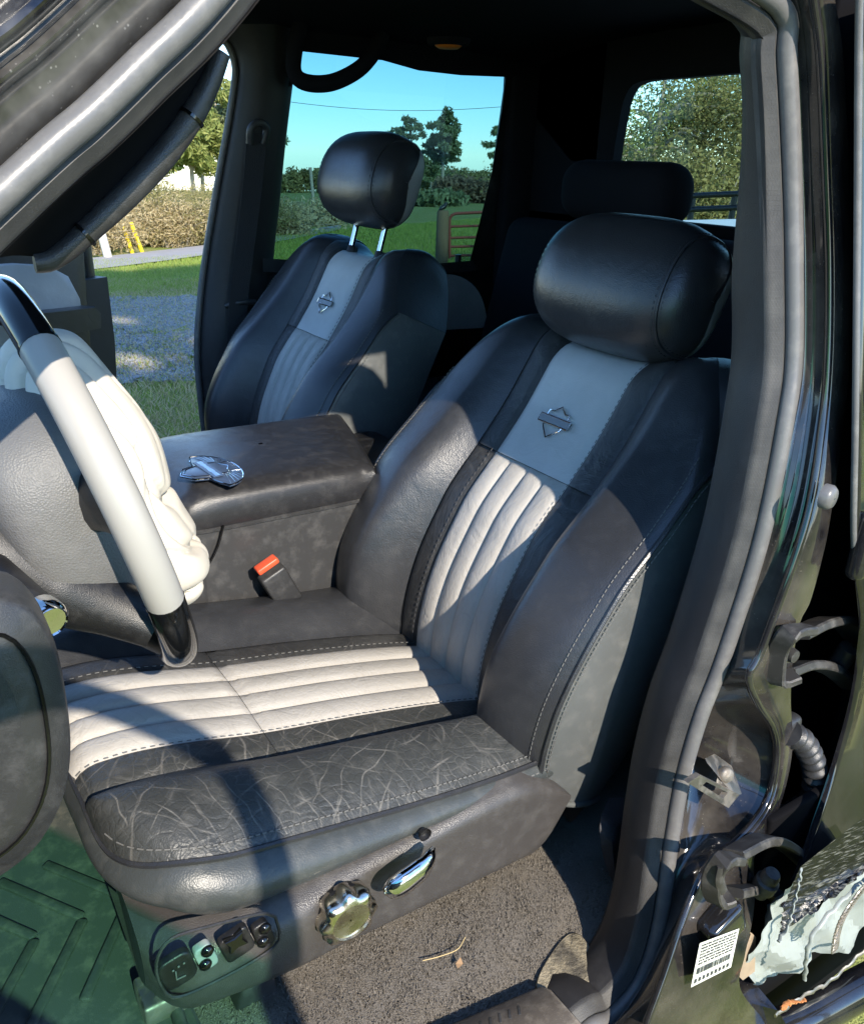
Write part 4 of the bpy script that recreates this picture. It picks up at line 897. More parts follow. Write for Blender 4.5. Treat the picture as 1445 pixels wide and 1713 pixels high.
# ------------------------------------------------------------------ doors standing open
def open_door(hx, hy, ang, sgn, length, glass_top, gm, nm='front_door', frame=True, skin=None):
    ca, sa = math.cos(ang), math.sin(ang); d = np.array([ca, sgn*sa, 0]); nrmv = np.array([sa, -sgn*ca, 0])     # inner face normal points into the opening side
    o = np.array([hx, hy, 0])
    def D(t, z, k=0.0): return o+d*t+np.array([0, 0, z])+nrmv*(k-.05*0)
    mb = MB(); outl = [(.03, -.60), (length-.10, -.62), (length-.03, -.50), (length, -.2), (length, -.01), (.03, -.01)]
    A = np.array([D(t, z, .0) for t, z in outl]); Bk = np.array([D(t, z, .09) for t, z in outl]); n = len(A)
    mb.grid(np.array([A, Bk]), cv=True); mb.f += [tuple(range(n)), tuple(range(2*n-1, n-1, -1))]; mb.mi += [0, 0]
    dr = mb.build(nm, skin or m_paint_clean, truck, smooth=30, fixn=True)
    if frame:
        fr = [D(length-.02, -.02, .04), D(length-.035, .25, .05), D(length-.07, .43, .07), D(length-.13, .475, .075), D(length-.36, .46, .07), D(.42, .30, .06), D(.05, .0, .04)]
        MB().tube(smooth_path(fr, 50), .036, 8, flat=.5).build('window_frame', m_plastic_blk, dr)
    gp_ = [D(.06, -.02, .045), D(length-.04, -.02, .045), D(length-.05, glass_top, .055), D(.12+max(0, glass_top)*1.3, glass_top, .055)]
    mb = MB(); mb.add(gp_, [(0, 1, 2, 3)]); mb.build('window_glass', gm, dr, smooth=False)
    return dr, D
ddoor, DD = open_door(-1.17, -.46, math.radians(60), -1, 1.02, .25, m_glass_green)
mb = MB(); q = [DD(t, z, .095) for t, z in ((.08, -.5), (.92, -.5), (.97, -.02), (.06, -.02))]; mb.add(q, [(0, 1, 2, 3)]); mb.build('door_trim', m_plastic, ddoor, smooth=False)
mb = MB(); mb.tube([DD(.2, -.12, .12), DD(.8, -.10, .13)], .035, 10, flat=.7); mb.build('armrest', m_leather, ddoor)
pdoor, PD = open_door(-1.15, 1.24, math.radians(34), 1, 1.09, .10, m_glass_side, skin=m_trim)
def pdp(px, py, k=0.1):
    nv = np.array([math.sin(math.radians(34)), -math.cos(math.radians(34)), 0]); return on_plane(np.array([-1.15, 1.24, 0])+nv*k, nv, px, py)
for nm, pts, mt, th in (('door_trim', [(-60, 395), (120, 392), (140, 410), (145, 500), (158, 640), (165, 760), (-60, 760)], m_plastic_blk, .0),
                        ('door_insert', [(-60, 445), (20, 440), (75, 443), (110, 462), (130, 500), (132, 515), (60, 522), (-60, 530)], m_light_lift, .012),
                        ('armrest', [(-60, 528), (60, 518), (135, 510), (145, 520), (145, 546), (70, 560), (-60, 570)], m_leather, .06),
                        ('door_pocket', [(-60, 700), (100, 690), (140, 640), (138, 585), (60, 600), (-60, 610)], m_plastic, .03)):
    nv = np.array([math.sin(math.radians(34)), -math.cos(math.radians(34)), 0])
    A = np.array([pdp(*q, .10) for q in pts]); c0 = A.mean(0); Bq = A+nv*th*.8; Cq = c0+(A-c0)*.95+nv*(th+.002); n = len(A)
    mb = MB(); mb.grid(np.array([A-nv*.03, A, Bq, Cq]), cv=True); mb.f.append(tuple(mb.n-n+i for i in range(n))[::-1]); mb.mi.append(0); mb.build(nm, mt, pdoor, smooth=45, fixn=True)
# wheels and body below, so the truck stands on the ground
for wx in (-1.75, 1.85):
    for wy in (-.33, 1.13):
        w = MB(); w.lathe([(.20, .11), (.36, .12), (.40, .09), (.405, 0), (.40, -.09), (.36, -.12), (.20, -.11)], (wx, wy, -.90), (0, 1, 0), 32); w = w.build('wheel', m_rubber, truck)
        r2 = MB(); r2.lathe([(0, -.08), (.05, -.10), (.10, -.09), (.20, -.105)], (wx, wy, -.90), (0, 1 if wy < 0 else -1, 0), 32); r2.build('rim', m_chrome, w)
ch = MB(); ch.rbox((0.1, .4, -.62), (2.4, 1.55, .16), .03); ch.build('underbody', m_plastic_blk, truck)
fl2 = MB(); fl2.rbox((-2.0, .4, -.62), (1.2, 1.3, .3), .05); fl2.build('front_body', m_paint, truck)

# ------------------------------------------------------------------ centre console
con = thing('centre_console', (-.3, .39, -.5), 'black centre console with a padded lid and winged chrome badge between the seats', 'console')
lid_out = smooth_path([(-.462, .245, 0), (-.30, .238, 0), (-.175, .238, 0), (-.150, .255, 0), (-.075, .50, 0), (-.085, .535, 0), (-.25, .545, 0), (-.42, .545, 0), (-.470, .50, 0), (-.492, .39, 0), (-.485, .28, 0)], 90, closed=True)[:, :2]
lc = lid_out.mean(0)
mb = MB(); L = []
for s_, z in ((.985, -.165), (1, -.160), (1.004, -.150), (1, -.138), (.985, -.126), (.955, -.117), (.90, -.111), (.75, -.106), (.4, -.103), (.02, -.102)):
    q = lc+(lid_out-lc)*s_; L.append(np.stack([q[:, 0], q[:, 1], np.full(90, z)-.012*sstep(-.42, -.50, q[:, 0])*(z > -.15)], 1))
mb.grid(np.array(L), cv=True); lid = mb.build('console_lid', m_lid, con, fixn=True)
mb = MB(); body = []
q0 = lc+(lid_out-lc)*.975
for s_, z in ((1, -.163), (1.005, -.172), (1.0, -.19), (1.0, -.35), (1.01, -.5)):
    q = lc+(q0-lc)*s_; q = np.where(q[:, :1] > -.2, np.stack([q[:, 0]+.05*0, q[:, 1]], 1), q)
    body.append(np.stack([q[:, 0]+(z < -.2)*0, q[:, 1], np.full(90, z)], 1))
mb.grid(np.array(body), cv=True); cbody = mb.build('console_body', m_console, con, fixn=True)
mb = MB(); mb.rbox((-.78, .39, -.33), (.72, .30, .30), .05, 4); mb.build('console_front', m_console, con)
sm = smooth_path([at(1, .2365, *q) for q in ((374, 879), (362, 920), (335, 965), (300, 1000))], 30); MB().tube(sm, .0022, 6).build('console_seam', m_gloss, cbody)
q = lc+(lid_out-lc)*.985; MB().tube(np.stack([q[:, 0], q[:, 1], np.full(90, -.1675)], 1), .0035, 6, closed=True, caps=False).build('lid_gasket', m_plastic, cbody)
mb = MB(); mb.rbox((-.06, .40, -.33), (.13, .26, .36), .03, 4); mb.build('console_rear', m_plastic_blk, con)
# winged badge on the lid, made of a shield and fanned feathers
bz = -.1005
BO = at(2, bz, 350, 790); 
e1 = nrm((at(2, bz, 383, 812)-at(2, bz, 316, 766))*np.array([1, 1, 0])); e2 = np.array([-e1[1], e1[0], 0]); 
if (at(2, bz, 375, 775)-BO) @ e2 < 0: e2 = -e2
half = np.linalg.norm(at(2, bz, 383, 812)-at(2, bz, 316, 766))/2
def BP(u, v, h=0): return BO+e1*u*half+e2*v*half+np.array([0, 0, h])
m_enamel = simple('blue_grey_enamel', (.05, .075, .13), .32, .1, 40, .6, 0)
bd = MB(); outl = [BP(1.0*math.cos(a)*(1 if True else 0), .62*math.sin(a)) for a in np.linspace(0, PI, 30)]+[BP(-.75, -.10), BP(-.42, -.18), BP(-.34, -.44), BP(0, -.62), BP(.34, -.44), BP(.42, -.18), BP(.75, -.10)]
o = np.array(outl); c0 = o.mean(0); n = len(o)
bd.grid(np.array([o, o+[0, 0, .0022], c0+(o-c0)*.97+[0, 0, .003]]), cv=True); bd.f.append(tuple(bd.n-n+i for i in range(n))); bd.mi.append(0)
badge = bd.build('winged_badge', m_enamel, lid, fixn=True)
MB().tube(o+[0, 0, .0026], .0013, 6, closed=True, caps=False).build('badge_rim', m_chrome, badge)
for sg in (1, -1):
    for i in range(7):
        a = .08+i*.19
        p0 = BP(sg*(.36+.02*i)*math.cos(a*.8), .20+.32*math.sin(a)*.6, .003); p1 = BP(sg*.96*math.cos(a), .60*math.sin(a), .003)
        MB().tube([p0, (p0+p1)/2+[0, 0, .0003], p1], [.0006, .0010, .0006], 6, flat=.6).build('feather', m_chrome, badge)
shd = [BP(-.36, .30), BP(-.18, .34), BP(0, .44), BP(.18, .34), BP(.36, .30), BP(.36, -.1), BP(.24, -.40), BP(0, -.56), BP(-.24, -.40), BP(-.36, -.1)]
sh_ = MB(); P = np.array(shd); c0 = P.mean(0); sh_.grid(np.array([P+[0, 0, .002], P+[0, 0, .0040], c0+(P-c0)*.94+[0, 0, .0046]]), cv=True); sh_.f.append(tuple(sh_.n-10+i for i in range(10))); sh_.mi.append(0); sh_.build('badge_shield', m_enamel, badge, fixn=True, smooth=30)
MB().tube(P+[0, 0, .0042], .0011, 6, closed=True, caps=False).build('shield_rim', m_chrome, badge)
bb_ = MB()
for (u0, u1, v0, v1) in ((-.52, .52, -.13, .11),): 
    P = np.array([BP(u0, v0, .0047), BP(u1, v0, .0047), BP(u1, v1, .0047), BP(u0, v1, .0047)]); bb_.add([*P, *(P+[0, 0, .0015])], [(4, 5, 6, 7), (0, 1, 5, 4), (1, 2, 6, 5), (2, 3, 7, 6), (3, 0, 4, 7)])
bb_.build('badge_bar', m_enamel, badge, smooth=False)
lt = MB()
for (n_, vv, sz) in ((15, -.01, .05),):
    for i in range(n_):
        u = (-.46+.92*i/(n_-1))*(1 if n_ > 10 else .55); h_ = sz*R_.uniform(.8, 1.2)
        P = np.array([BP(u-.018, vv-h_, .0064), BP(u+.018, vv-h_, .0064), BP(u+.018, vv+h_, .0064), BP(u-.018, vv+h_, .0064)]); lt.add(P, [(0, 1, 2, 3)])
lt.build('badge_lettering', m_chrome, badge, smooth=False, kind='stuff')
# seat belt buckle by the console
bk = thing('belt_buckle', tuple(at(1, .215, 480, 1015)), 'seat belt buckle with a red release button between driver cushion and console', 'buckle')
b0 = at(1, .205, 446, 945); b1 = at(1, .205, 486, 1010); ax = nrm(b1-b0); sd_ = np.array([0, 1, 0]); wd = nrm(np.cross(ax, sd_))
rotm = np.stack([wd, sd_, ax], 1)
MB().rbox((b0+b1)/2+ax*.004, (.042, .024, .066), .005, 3, rot=rotm).build('buckle_case', m_plastic, bk)
MB().rbox(b0-ax*.001+np.array([0, -.001, 0]), (.036, .019, .010), .003, 3, rot=rotm).build('release_button', m_red, bk)
MB().rbox(b1+ax*.05+np.array([0, .004, 0]), (.036, .008, .10), .003, 2, rot=rotm).build('buckle_strap', m_webbing, bk)
# ------------------------------------------------------------------ steering wheel
WC = np.array([-.63, 0, .03]); TL = math.radians(15); WR = .195
def ringp(a, r=WR): 
    return WC+np.array([-math.sin(TL)*r*math.sin(a), -r*math.cos(a), math.cos(TL)*r*math.sin(a)])
sw = thing('steering_wheel', tuple(WC), 'two tone steering wheel with pale grey grips and gloss black rim ends', 'steering wheel')
def rimseg(a0, a1, r, m, n=60):
    A = np.linspace(a0, a1, n); P = np.array([ringp(a) for a in A]); return MB().tube(P, r, 20, up=(1, 0, 0))
a1_, a2_ = math.radians(58), math.radians(-17)
rimseg(a2_, a1_, .0172, m_rim).build('rim_grip', m_rim, sw)
rimseg(PI-a1_, PI-a2_, .0172, m_rim).build('rim_grip', m_rim, sw)
rimseg(a1_, PI-a1_, .0168, m_gloss).build('rim_top', m_gloss, sw)
rimseg(PI-a2_, 2*PI+a2_, np.concatenate([np.linspace(.0172, .0200, 30), np.linspace(.0200, .0172, 30)]), m_gloss).build('rim_bottom', m_gloss, sw)
for a in (a1_, a2_, PI-a1_, PI-a2_):
    t0 = nrm(ringp(a+.01)-ringp(a-.01)); MB().tube([ringp(a)-t0*.002, ringp(a)+t0*.002], .0177, 20).build('rim_joint', m_gloss, sw)
fw = np.array([-math.cos(TL), 0, -math.sin(TL)])       # from the driver towards the dash
e_u = np.array([-math.sin(TL), 0, math.cos(TL)])
def SW(y, u, d): return WC+np.array([0, y, 0])+e_u*u+fw*d
# hub back cover: rounded pad behind the wheel
u = np.linspace(-PI/2, PI/2, 24)[:, None]; v = np.linspace(0, 2*PI, 48, endpoint=False)[None, :]
def sq(x, p): return np.sign(x)*np.abs(x)**p
X_ = sq(np.cos(u), .45)*sq(np.cos(v), .7)*.125; Z_ = sq(np.cos(u), .45)*sq(np.sin(v), .7)*.115; D_ = .045+.055*sq(np.sin(u), .55)+0*v
G = WC+X_[..., None]*np.array([0, 1, 0])+Z_[..., None]*e_u+D_[..., None]*fw
MB().grid(G, cv=True, flip=True).build('hub_cover', m_hub, sw)
# spokes
for sg in (1, -1):
    MB().tube(smooth_path([SW(sg*.08, .02, .025), SW(sg*.13, .03, .012), SW(sg*.187, .03, 0)], 14), np.linspace(.034, .020, 14), 12, flat=.45, up=(0, 0, 1)).build('spoke', m_plastic_blk, sw)
    MB().tube(smooth_path([SW(sg*.05, -.085, .03), SW(sg*.085, -.125, .018), SW(sg*.115, -.148, .002)], 14), np.linspace(.042, .022, 14), 12, flat=.5, up=(0, 0, 1)).build('spoke', m_plastic_blk, sw)
lc_ = smooth_path([at(1, y_, *q) for y_, q in ((-.07, (-70, 885)), (-.085, (15, 930)), (-.10, (105, 982)), (-.115, (190, 1016)), (-.135, (262, 1050)))], 30)
MB().tube(lc_, np.concatenate([np.linspace(.040, .036, 15), np.linspace(.036, .021, 15)]), 20, flat=.75, up=(1, 0, 0)).build('spoke', m_plastic_blk, sw)
# column with stalk
colm = MB(); cp = smooth_path([SW(0, -.01, .09), SW(0, -.015, .16), SW(0, -.03, .26), SW(0, -.05, .36)], 20); colm.tube(cp, np.linspace(.085, .07, 20), 24); colm = colm.build('steering_column', m_hub, truck)
tip = at(1, -.20, 80, 1034); root_ = at(1, -.08, -40, 925)
MB().tube([root_, tip], .0145, 14).build('turn_stalk', m_plastic_blk, colm)
ax_ = nrm(tip-root_); MB().lathe([(.0155, -.012), (.0162, -.004), (.0160, .004), (.013, .008), (.012, .0065), (0, .006)], tip, ax_, 20).build('stalk_tip', m_chrome, colm)
# ------------------------------------------------------------------ spent airbag hanging from the wheel
ab = MB(); nu, nv = 170, 130
u = np.linspace(-PI/2+.02, PI/2-.02, nu)[:, None]; v = np.linspace(0, 2*PI, nv, endpoint=False)[None, :]
cu_, cv_ = np.cos(u), np.cos(v)
yy = .158*sq(cu_, .8)*cv_*np.where(cv_ > 0, 1.0, .72)+.03; zz = .150*np.sin(u)*np.ones_like(v)-.012; xx = .064*sq(cu_, .6)*np.sin(v)
xx = xx+.026*sstep(.06, -.16, zz)+.006*np.sin(zz*40+yy*18)
def folds(y, z, x):
    w = .6*np.sin(9*y+7*z)+.4*np.sin(21*z-13*y+1.3)
    f = .0110*(1-np.abs(np.sin(7*y+9*z+2.2*w)))**7+.0090*(1-np.abs(np.sin(13*y-8*z+2.5*w+.7)))**8+.0050*(1-np.abs(np.sin(20*y+16*z+3*w)))**7+.0020*(1-np.abs(np.sin(41*y-25*z+3*w)))**5
    return -f*1.15
f_ = folds(yy, zz, xx)
G = np.stack([WC[0]+.012+xx+f_*np.sign(np.sin(v))*1.3-zz*.22, WC[1]+yy+.5*f_*cv_, WC[2]+zz+.010*np.sin(yy*40)], -1)
ab.grid(G, cv=True); 
ab = ab.build('airbag', m_white, None, fixn=True, base=tuple(WC+[.03, 0, -.15]), label='crumpled white deployed airbag hanging out of the steering wheel hub', cat='airbag')
fb = MB(); u = np.linspace(0, 1, 20)[:, None]; v = np.linspace(0, 1, 20)[None, :]
c00 = SW(-.07, -.14, .07); 
P00, P01, P10, P11 = [at(1, y_, *q) for y_, q in ((.06, (85, 1003)), (.02, (95, 1018)), (.02, (170, 1045)), (.06, (175, 1000)))]
G = ((1-u)*(1-v))[..., None]*P00+((1-u)*v)[..., None]*P01+(u*v)[..., None]*P10+(u*(1-v))[..., None]*P11
G[..., 2] += .006*np.sin(u*9+v*4); fb.grid(G); fb.build('airbag_flap', m_white, ab)
# straps and loose bits
sb = MB(); q = smooth_path([at(1, y_, *p_) for y_, p_ in ((-.30, (1018, 1340)), (-.325, (1003, 1380)), (-.335, (1008, 1430)), (-.345, (1022, 1470)), (-.352, (1038, 1492)))], 30)
wd_ = smooth_path([at(1, y_, *p_) for y_, p_ in ((-.315, (1050, 1340)), (-.335, (1040, 1385)), (-.345, (1040, 1430)), (-.35, (1040, 1470)), (-.354, (1043, 1494)))], 30)
sb.grid(np.array([q, (q+wd_)/2+[-.004, -.006, 0], wd_, wd_+[.004, .004, 0], q+[.004, .004, 0]]), cu=True); 
ob = thing('seat_belt', tuple(q[-1]), 'black seat belt webbing looped at the foot of the near door pillar', 'seat belt'); sb.build('webbing', m_webbing, ob)
tw = smooth_path([at(2, -.492, *p_) for p_ in ((707, 1607), (735, 1600), (765, 1588), (778, 1568))], 16); MB().tube(tw, .0006, 5).build('straw', simple('dry_straw', (.52, .40, .20), .8), None, base=tuple(tw[0]), label='curved dry straw lying on the carpet beside the seat base', cat='straw')
lf = MB(); p = at(2, -.492, 762, 1612); lf.add([p, p+[.008, .002, .003], p+[.006, -.006, .002], p+[-.002, -.007, .001]], [(0, 1, 2, 3)]); lf.build('dry_leaf', simple('tan_leaf', (.5, .32, .18), .8), None, smooth=False, base=tuple(p), label='tiny tan leaf scrap on the carpet just below the straw', cat='leaf')
# ------------------------------------------------------------------ ground outside
def gz(x, y):
    r = np.maximum(0, (np.asarray(y, float)-5)+.25*(np.asarray(x, float)-3)*0)
    return -1.30-.040*r+.00003*r*r*0
def ground(px, py, it=30):
    r = _F*CF+CR*(px-PW/2)-CU*(py-PH/2); lo, hi = 0.0, None; t = .0005
    while t < 1:
        p = CAM+r*t
        if p[2] < gz(p[0], p[1]): hi = t; break
        lo = t; t *= 1.05
    if hi is None: return CAM+r*.1
    for _ in range(40):
        m = (lo+hi)/2; p = CAM+r*m
        if p[2] < gz(p[0], p[1]): hi = m
        else: lo = m
    return CAM+r*hi
t = NT('grass_ground'); n1 = t.noise(.6, 4, .6); n2 = t.noise(9, 4, .7); n3 = t.noise(60, 3, .7)
c = t.mix(t.ramp(n1, [(.35, 0), (.65, 1)]), (.22, .30, .055), (.36, .36, .12)); c = t.mix(t.math('MULTIPLY', t.ramp(n2, [(.45, 0), (.7, 1)]), .6), c, (.36, .29, .15)); c = t.mix(t.math('MULTIPLY', n3, .5), c, (.045, .06, .014))
m_grass = t.fin(c, .95, 0, t.bump(n3, .6, .03), spec=.1)
gx = np.concatenate([np.linspace(-60, -5, 12), np.linspace(-4, 12, 60), np.linspace(13, 60, 30), np.linspace(70, 260, 10)]); gy = np.concatenate([np.linspace(-40, -2, 14), np.linspace(-1, 30, 90), np.linspace(32, 260, 40)])
xx, yy = np.meshgrid(gx, gy, indexing='ij'); zz = gz(xx, yy)+.02*np.sin(xx*1.3+yy*.7)+.015*np.sin(xx*2.9-yy*2.1)
MB().grid(np.stack([xx, yy, zz], -1)).build('ground', m_grass, None, kind='structure', label='mown grass field around the truck')
# gravel patch
t = NT('gravel'); v = t.voro(28, out='Color'); vd = t.voro(28); s_ = t.sep(v)[0]
m_gravel = t.fin(t.mix(s_, (.16, .16, .17), (.40, .39, .38)), .9, 0, t.bump(vd, .8, .03), spec=.2)
gmb = MB()
for (px, py, wx, wy) in ((250, 535, 130, 26), (150, 520, 70, 18), (330, 545, 80, 26), (300, 508, 70, 9), (210, 572, 60, 9), (320, 590, 40, 8), (180, 640, 55, 7), (260, 632, 40, 6), (110, 560, 60, 12)):
    ph = np.linspace(0, 2*PI, 60, endpoint=False); w_ = 1+.16*np.sin(3*ph+px)+.12*np.sin(7*ph+py)+.10*np.sin(13*ph+wx)+.06*np.sin(21*ph)
    gp = np.array([ground(px+wx*w*math.cos(a), py+wy*w*math.sin(a)) for a, w in zip(ph, w_)]); cg = gp.mean(0)
    rings = np.array([cg+(gp-cg)*q for q in (1, .8, .5, .02)]); rings[..., 2] = gz(rings[..., 0], rings[..., 1])+.031+.0007*px/100; gmb.grid(rings, cv=True)
gmb.build('gravel_patches', m_gravel, None, kind='structure')
def scatter_stuff(name, n, gen, mat_, **kw):
    mb = MB(); gen(mb, n); return mb.build(name, mat_, None, smooth=False, kind='stuff', **kw)
def in_quad(pxq, n):
    a, b, c, d = [ground(*q) for q in pxq]; u = rng.random(n)[:, None]; v = rng.random(n)[:, None]
    P = (1-u)*(1-v)*a+u*(1-v)*b+u*v*c+(1-u)*v*d; P[:, 2] = gz(P[:, 0], P[:, 1])+.015; return P
def blades(quad, n, h, w, lean=.4):
    def g(mb, n):
        P = in_quad(quad, n); a = rng.uniform(0, 2*PI, n); hh = h*rng.uniform(.4, 1.2, n)
        s = np.stack([np.cos(a), np.sin(a), 0*a], 1)*w; tip = np.stack([rng.normal(0, lean, n)*hh, rng.normal(0, lean, n)*hh, hh], 1)
        V = np.stack([P-s, P+s, P+tip], 1).reshape(-1, 3); mb.add(V, [(3*i, 3*i+1, 3*i+2) for i in range(n)])
    return lambda mb, _: g(mb, n)
def leafmat(name, c1, c2, tr=.35):
    t = NT(name); oi = t.n.new('ShaderNodeNewGeometry'); 
    c = t.mix(t.ramp(oi.outputs['Random Per Island'], [(0, 0), (1, 1)]), c1, c2); c = t.mix(t.math('MULTIPLY', t.noise(.8, 3), .5), c, tuple(k*.6 for k in c1))
    m = t.fin(c, .7, 0, spec=.2)
    tl_ = t.n.new('ShaderNodeBsdfTranslucent'); t.l.new(c, tl_.inputs[0]); mx = t.n.new('ShaderNodeMixShader'); mx.inputs[0].default_value = tr
    t.l.new(t.b.outputs[0], mx.inputs[1]); t.l.new(tl_.outputs[0], mx.inputs[2]); t.l.new(mx.outputs[0], t.o.inputs[0]); return m
m_blade = leafmat('grass_blades', (.22, .34, .05), (.46, .48, .13)); m_dry = leafmat('dry_grass', (.46, .36, .18), (.70, .58, .34)); m_olive = leafmat('olive_leaves', (.22, .21, .075), (.42, .35, .14))
m_pine = leafmat('pine_needles', (.21, .24, .11), (.34, .37, .18)); m_green = leafmat('green_leaves', (.17, .22, .05), (.38, .38, .12)); m_brown = leafmat('brown_leaves', (.21, .15, .09), (.34, .25, .15))
m_bark = simple('grey_bark', (.26, .21, .17), .9, .35, 8, .2, .4); m_twig = simple('pale_twigs', (.36, .31, .24), .9, .3, 10, .2, .2)
near_q = ((-60, 800), (420, 800), (420, 470), (-60, 470))
scatter_stuff('lawn_grass', 0, blades(near_q, 30000, .045, .004), m_blade, label='short grass by the passenger side of the truck', cat='grass')
scatter_stuff('lawn_grass', 0, blades(((60, 500), (420, 480), (420, 425), (60, 445)), 22000, .06, .007), m_blade, label='sunlit grass strip before the road', cat='grass')
scatter_stuff('dry_lawn_grass', 0, blades(near_q, 26000, .055, .005, .8), m_dry, label='dry straw coloured grass among the lawn', cat='grass')
scatter_stuff('pasture_grass', 0, blades(((440, 450), (830, 450), (830, 365), (440, 395)), 30000, .10, .010), m_blade, label='green pasture grass beyond the road', cat='grass')
def stones(mb, n):
    P = in_quad(((60, 650), (420, 640), (420, 500), (60, 500)), n)
    oc = np.array([(1, 0, 0), (0, 1, 0), (-1, 0, 0), (0, -1, 0), (0, 0, 1)]); F0 = [(0, 1, 4), (1, 2, 4), (2, 3, 4), (3, 0, 4)]
    s = rng.uniform(.008, .024, n); V = P[:, None, :]+[0, 0, .012]+oc[None]*s[:, None, None]*rng.uniform(.6, 1.3, (n, 5, 3)); F = [tuple(5*i+k for k in f) for i in range(n) for f in F0]
    mb.add(V.reshape(-1, 3), F)
scatter_stuff('gravel_stones', 9000, stones, m_gravel, label='loose grey gravel stones on the driveway', cat='gravel')
# road
near_e = [ground(*q) for q in ((-200, 486), (0, 470), (150, 456), (345, 430), (460, 408), (520, 396), (570, 386))]; far_e = [ground(*q) for q in ((-200, 470), (0, 453), (150, 436), (345, 413), (460, 396), (520, 386), (570, 378))]
A = smooth_path(near_e, 60); B = smooth_path(far_e, 60); G = np.array([A*(1-u)+B*u for u in np.linspace(0, 1, 6)]); G[..., 2] = gz(G[..., 0], G[..., 1])+.05
t = NT('pale_road'); n1 = t.noise(3, 4); m_road = t.fin(t.mix(n1, (.24, .22, .20), (.36, .34, .31)), .9, 0, t.bump(t.noise(60, 3), .4, .01))
MB().grid(G).build('road', m_road, None, kind='structure')

# ------------------------------------------------------------------ trees and bushes
LEAFN = 0
def leaf_cards(mb, centers, radii, n, size, squash=.8, elong=1.0, mi=0):
    k = rng.integers(0, len(centers), n); d = rng.normal(0, 1, (n, 3)); d /= np.linalg.norm(d, axis=1)[:, None]; r = radii[k]*rng.random(n)**.42
    P = centers[k]+d*r[:, None]*[1, 1, squash]
    a = rng.normal(0, 1, (n, 3)); a /= np.linalg.norm(a, axis=1)[:, None]; b = np.cross(a, rng.normal(0, 1, (n, 3))); b /= np.linalg.norm(b, axis=1)[:, None]
    s = size*rng.uniform(.5, 1.3, n)[:, None]; V = np.stack([P-a*s*elong, P+b*s*.45, P+a*s*elong, P-b*s*.45], 1).reshape(-1, 3)
    mb.add(V, [(4*i, 4*i+1, 4*i+2, 4*i+3) for i in range(n)], mi)
def tree(name, base, h, crown_z0, crown_r, nl, leaf, lm, label, cat, group, clusters=14, trunk_r=.12, limbs=10, lean=.0, bark=None, squash=.6, elong=1.0):
    base = np.array(base, float); root = thing(name, tuple(base), label, cat, group); R2 = np.random.default_rng(abs(hash(label+str(round(base[0], 2)))) % 100000 if False else int(abs(base[0]*131+base[1]*71)*10) % 99991)
    tp = smooth_path([base-[0, 0, .2], base+[lean*h*.1, .1*R2.normal(), h*.35], base+[lean*h*.3+.1*R2.normal(), 0, h*.7], base+[lean*h*.5, 0, h*.97]], 24)
    tb = MB(); tb.tube(tp, np.linspace(trunk_r, trunk_r*.2, 24), 8)
    cs = []; rs = []
    for i in range(clusters):
        f = crown_z0+(1-crown_z0)*((i+.5)/clusters); j = int(f*23); a = R2.uniform(0, 2*PI)
        env = crown_r*math.sin(PI*min(1, .18+.82*((f-crown_z0)/(1-crown_z0))**.9)*.95+.05)**.7
        ln = env*R2.uniform(.35, 1.0); e = tp[min(j, 23)]+np.array([math.cos(a)*ln, math.sin(a)*ln, h*.05*R2.uniform(-.5, 1)])
        if i < limbs: tb.tube(smooth_path([tp[max(0, j-2)], (tp[j]+e)/2+[0, 0, .1*ln], e], 8), np.linspace(trunk_r*.35, trunk_r*.08, 8), 5)
        for q in range(3):
            cs.append(e+R2.normal(0, .22*crown_r, 3)*[1, 1, .6]); rs.append(crown_r*R2.uniform(.18, .36))
    tb.build('trunk', bark or m_bark, root)
    cb = MB(); leaf_cards(cb, np.array(cs), np.array(rs), nl, leaf, squash, elong); cb.build('crown', lm, root, smooth=False)
    return root
def bush(name, base, w, h, nl, leaf, lm, label, group, cat='bush', twigs=20, elong=1.0):
    base = np.array(base, float); root = thing(name, tuple(base), label, cat, group); R2 = np.random.default_rng(int(abs(base[0]*131+base[1]*71)*10) % 99991)
    tb = MB(); cs = []; rs = []
    for i in range(twigs):
        a = R2.uniform(0, 2*PI); l = w*R2.uniform(.1, .8); e = base+np.array([math.cos(a)*l, math.sin(a)*l*.6, h*R2.uniform(.45, 1.0)*(1-.4*(l/w)**2)])
        tb.tube(smooth_path([base+[.3*math.cos(a)*l, .3*math.sin(a)*l, 0], (base+e)/2+[0, 0, .15*h], e], 6), np.linspace(.03*h**.5, .006, 6), 4, caps=False)
        cs.append(e); rs.append(w*R2.uniform(.2, .4)); cs.append((base+e)/2+[0, 0, .1*h]); rs.append(w*R2.uniform(.25, .45))
    tb.build('stem', m_twig, root); cb = MB(); leaf_cards(cb, np.array(cs), np.array(rs), nl, leaf, .9, elong); cb.build('foliage', lm, root, smooth=False); return root
def onray(px, py, d):
    r = _F*CF+CR*(px-PW/2)-CU*(py-PH/2); r = r/np.hypot(r[0], r[1]); p = CAM+r*d; p[2] = float(gz(p[0], p[1])); return p
def top_z(px, py, d):
    r = _F*CF+CR*(px-PW/2)-CU*(py-PH/2); r = r/np.hypot(r[0], r[1]); return (CAM+r*d)[2]
def T_(px, ytop, d, **kw):
    b = onray(px, 400, d); return b, top_z(px, ytop, d)-b[2]
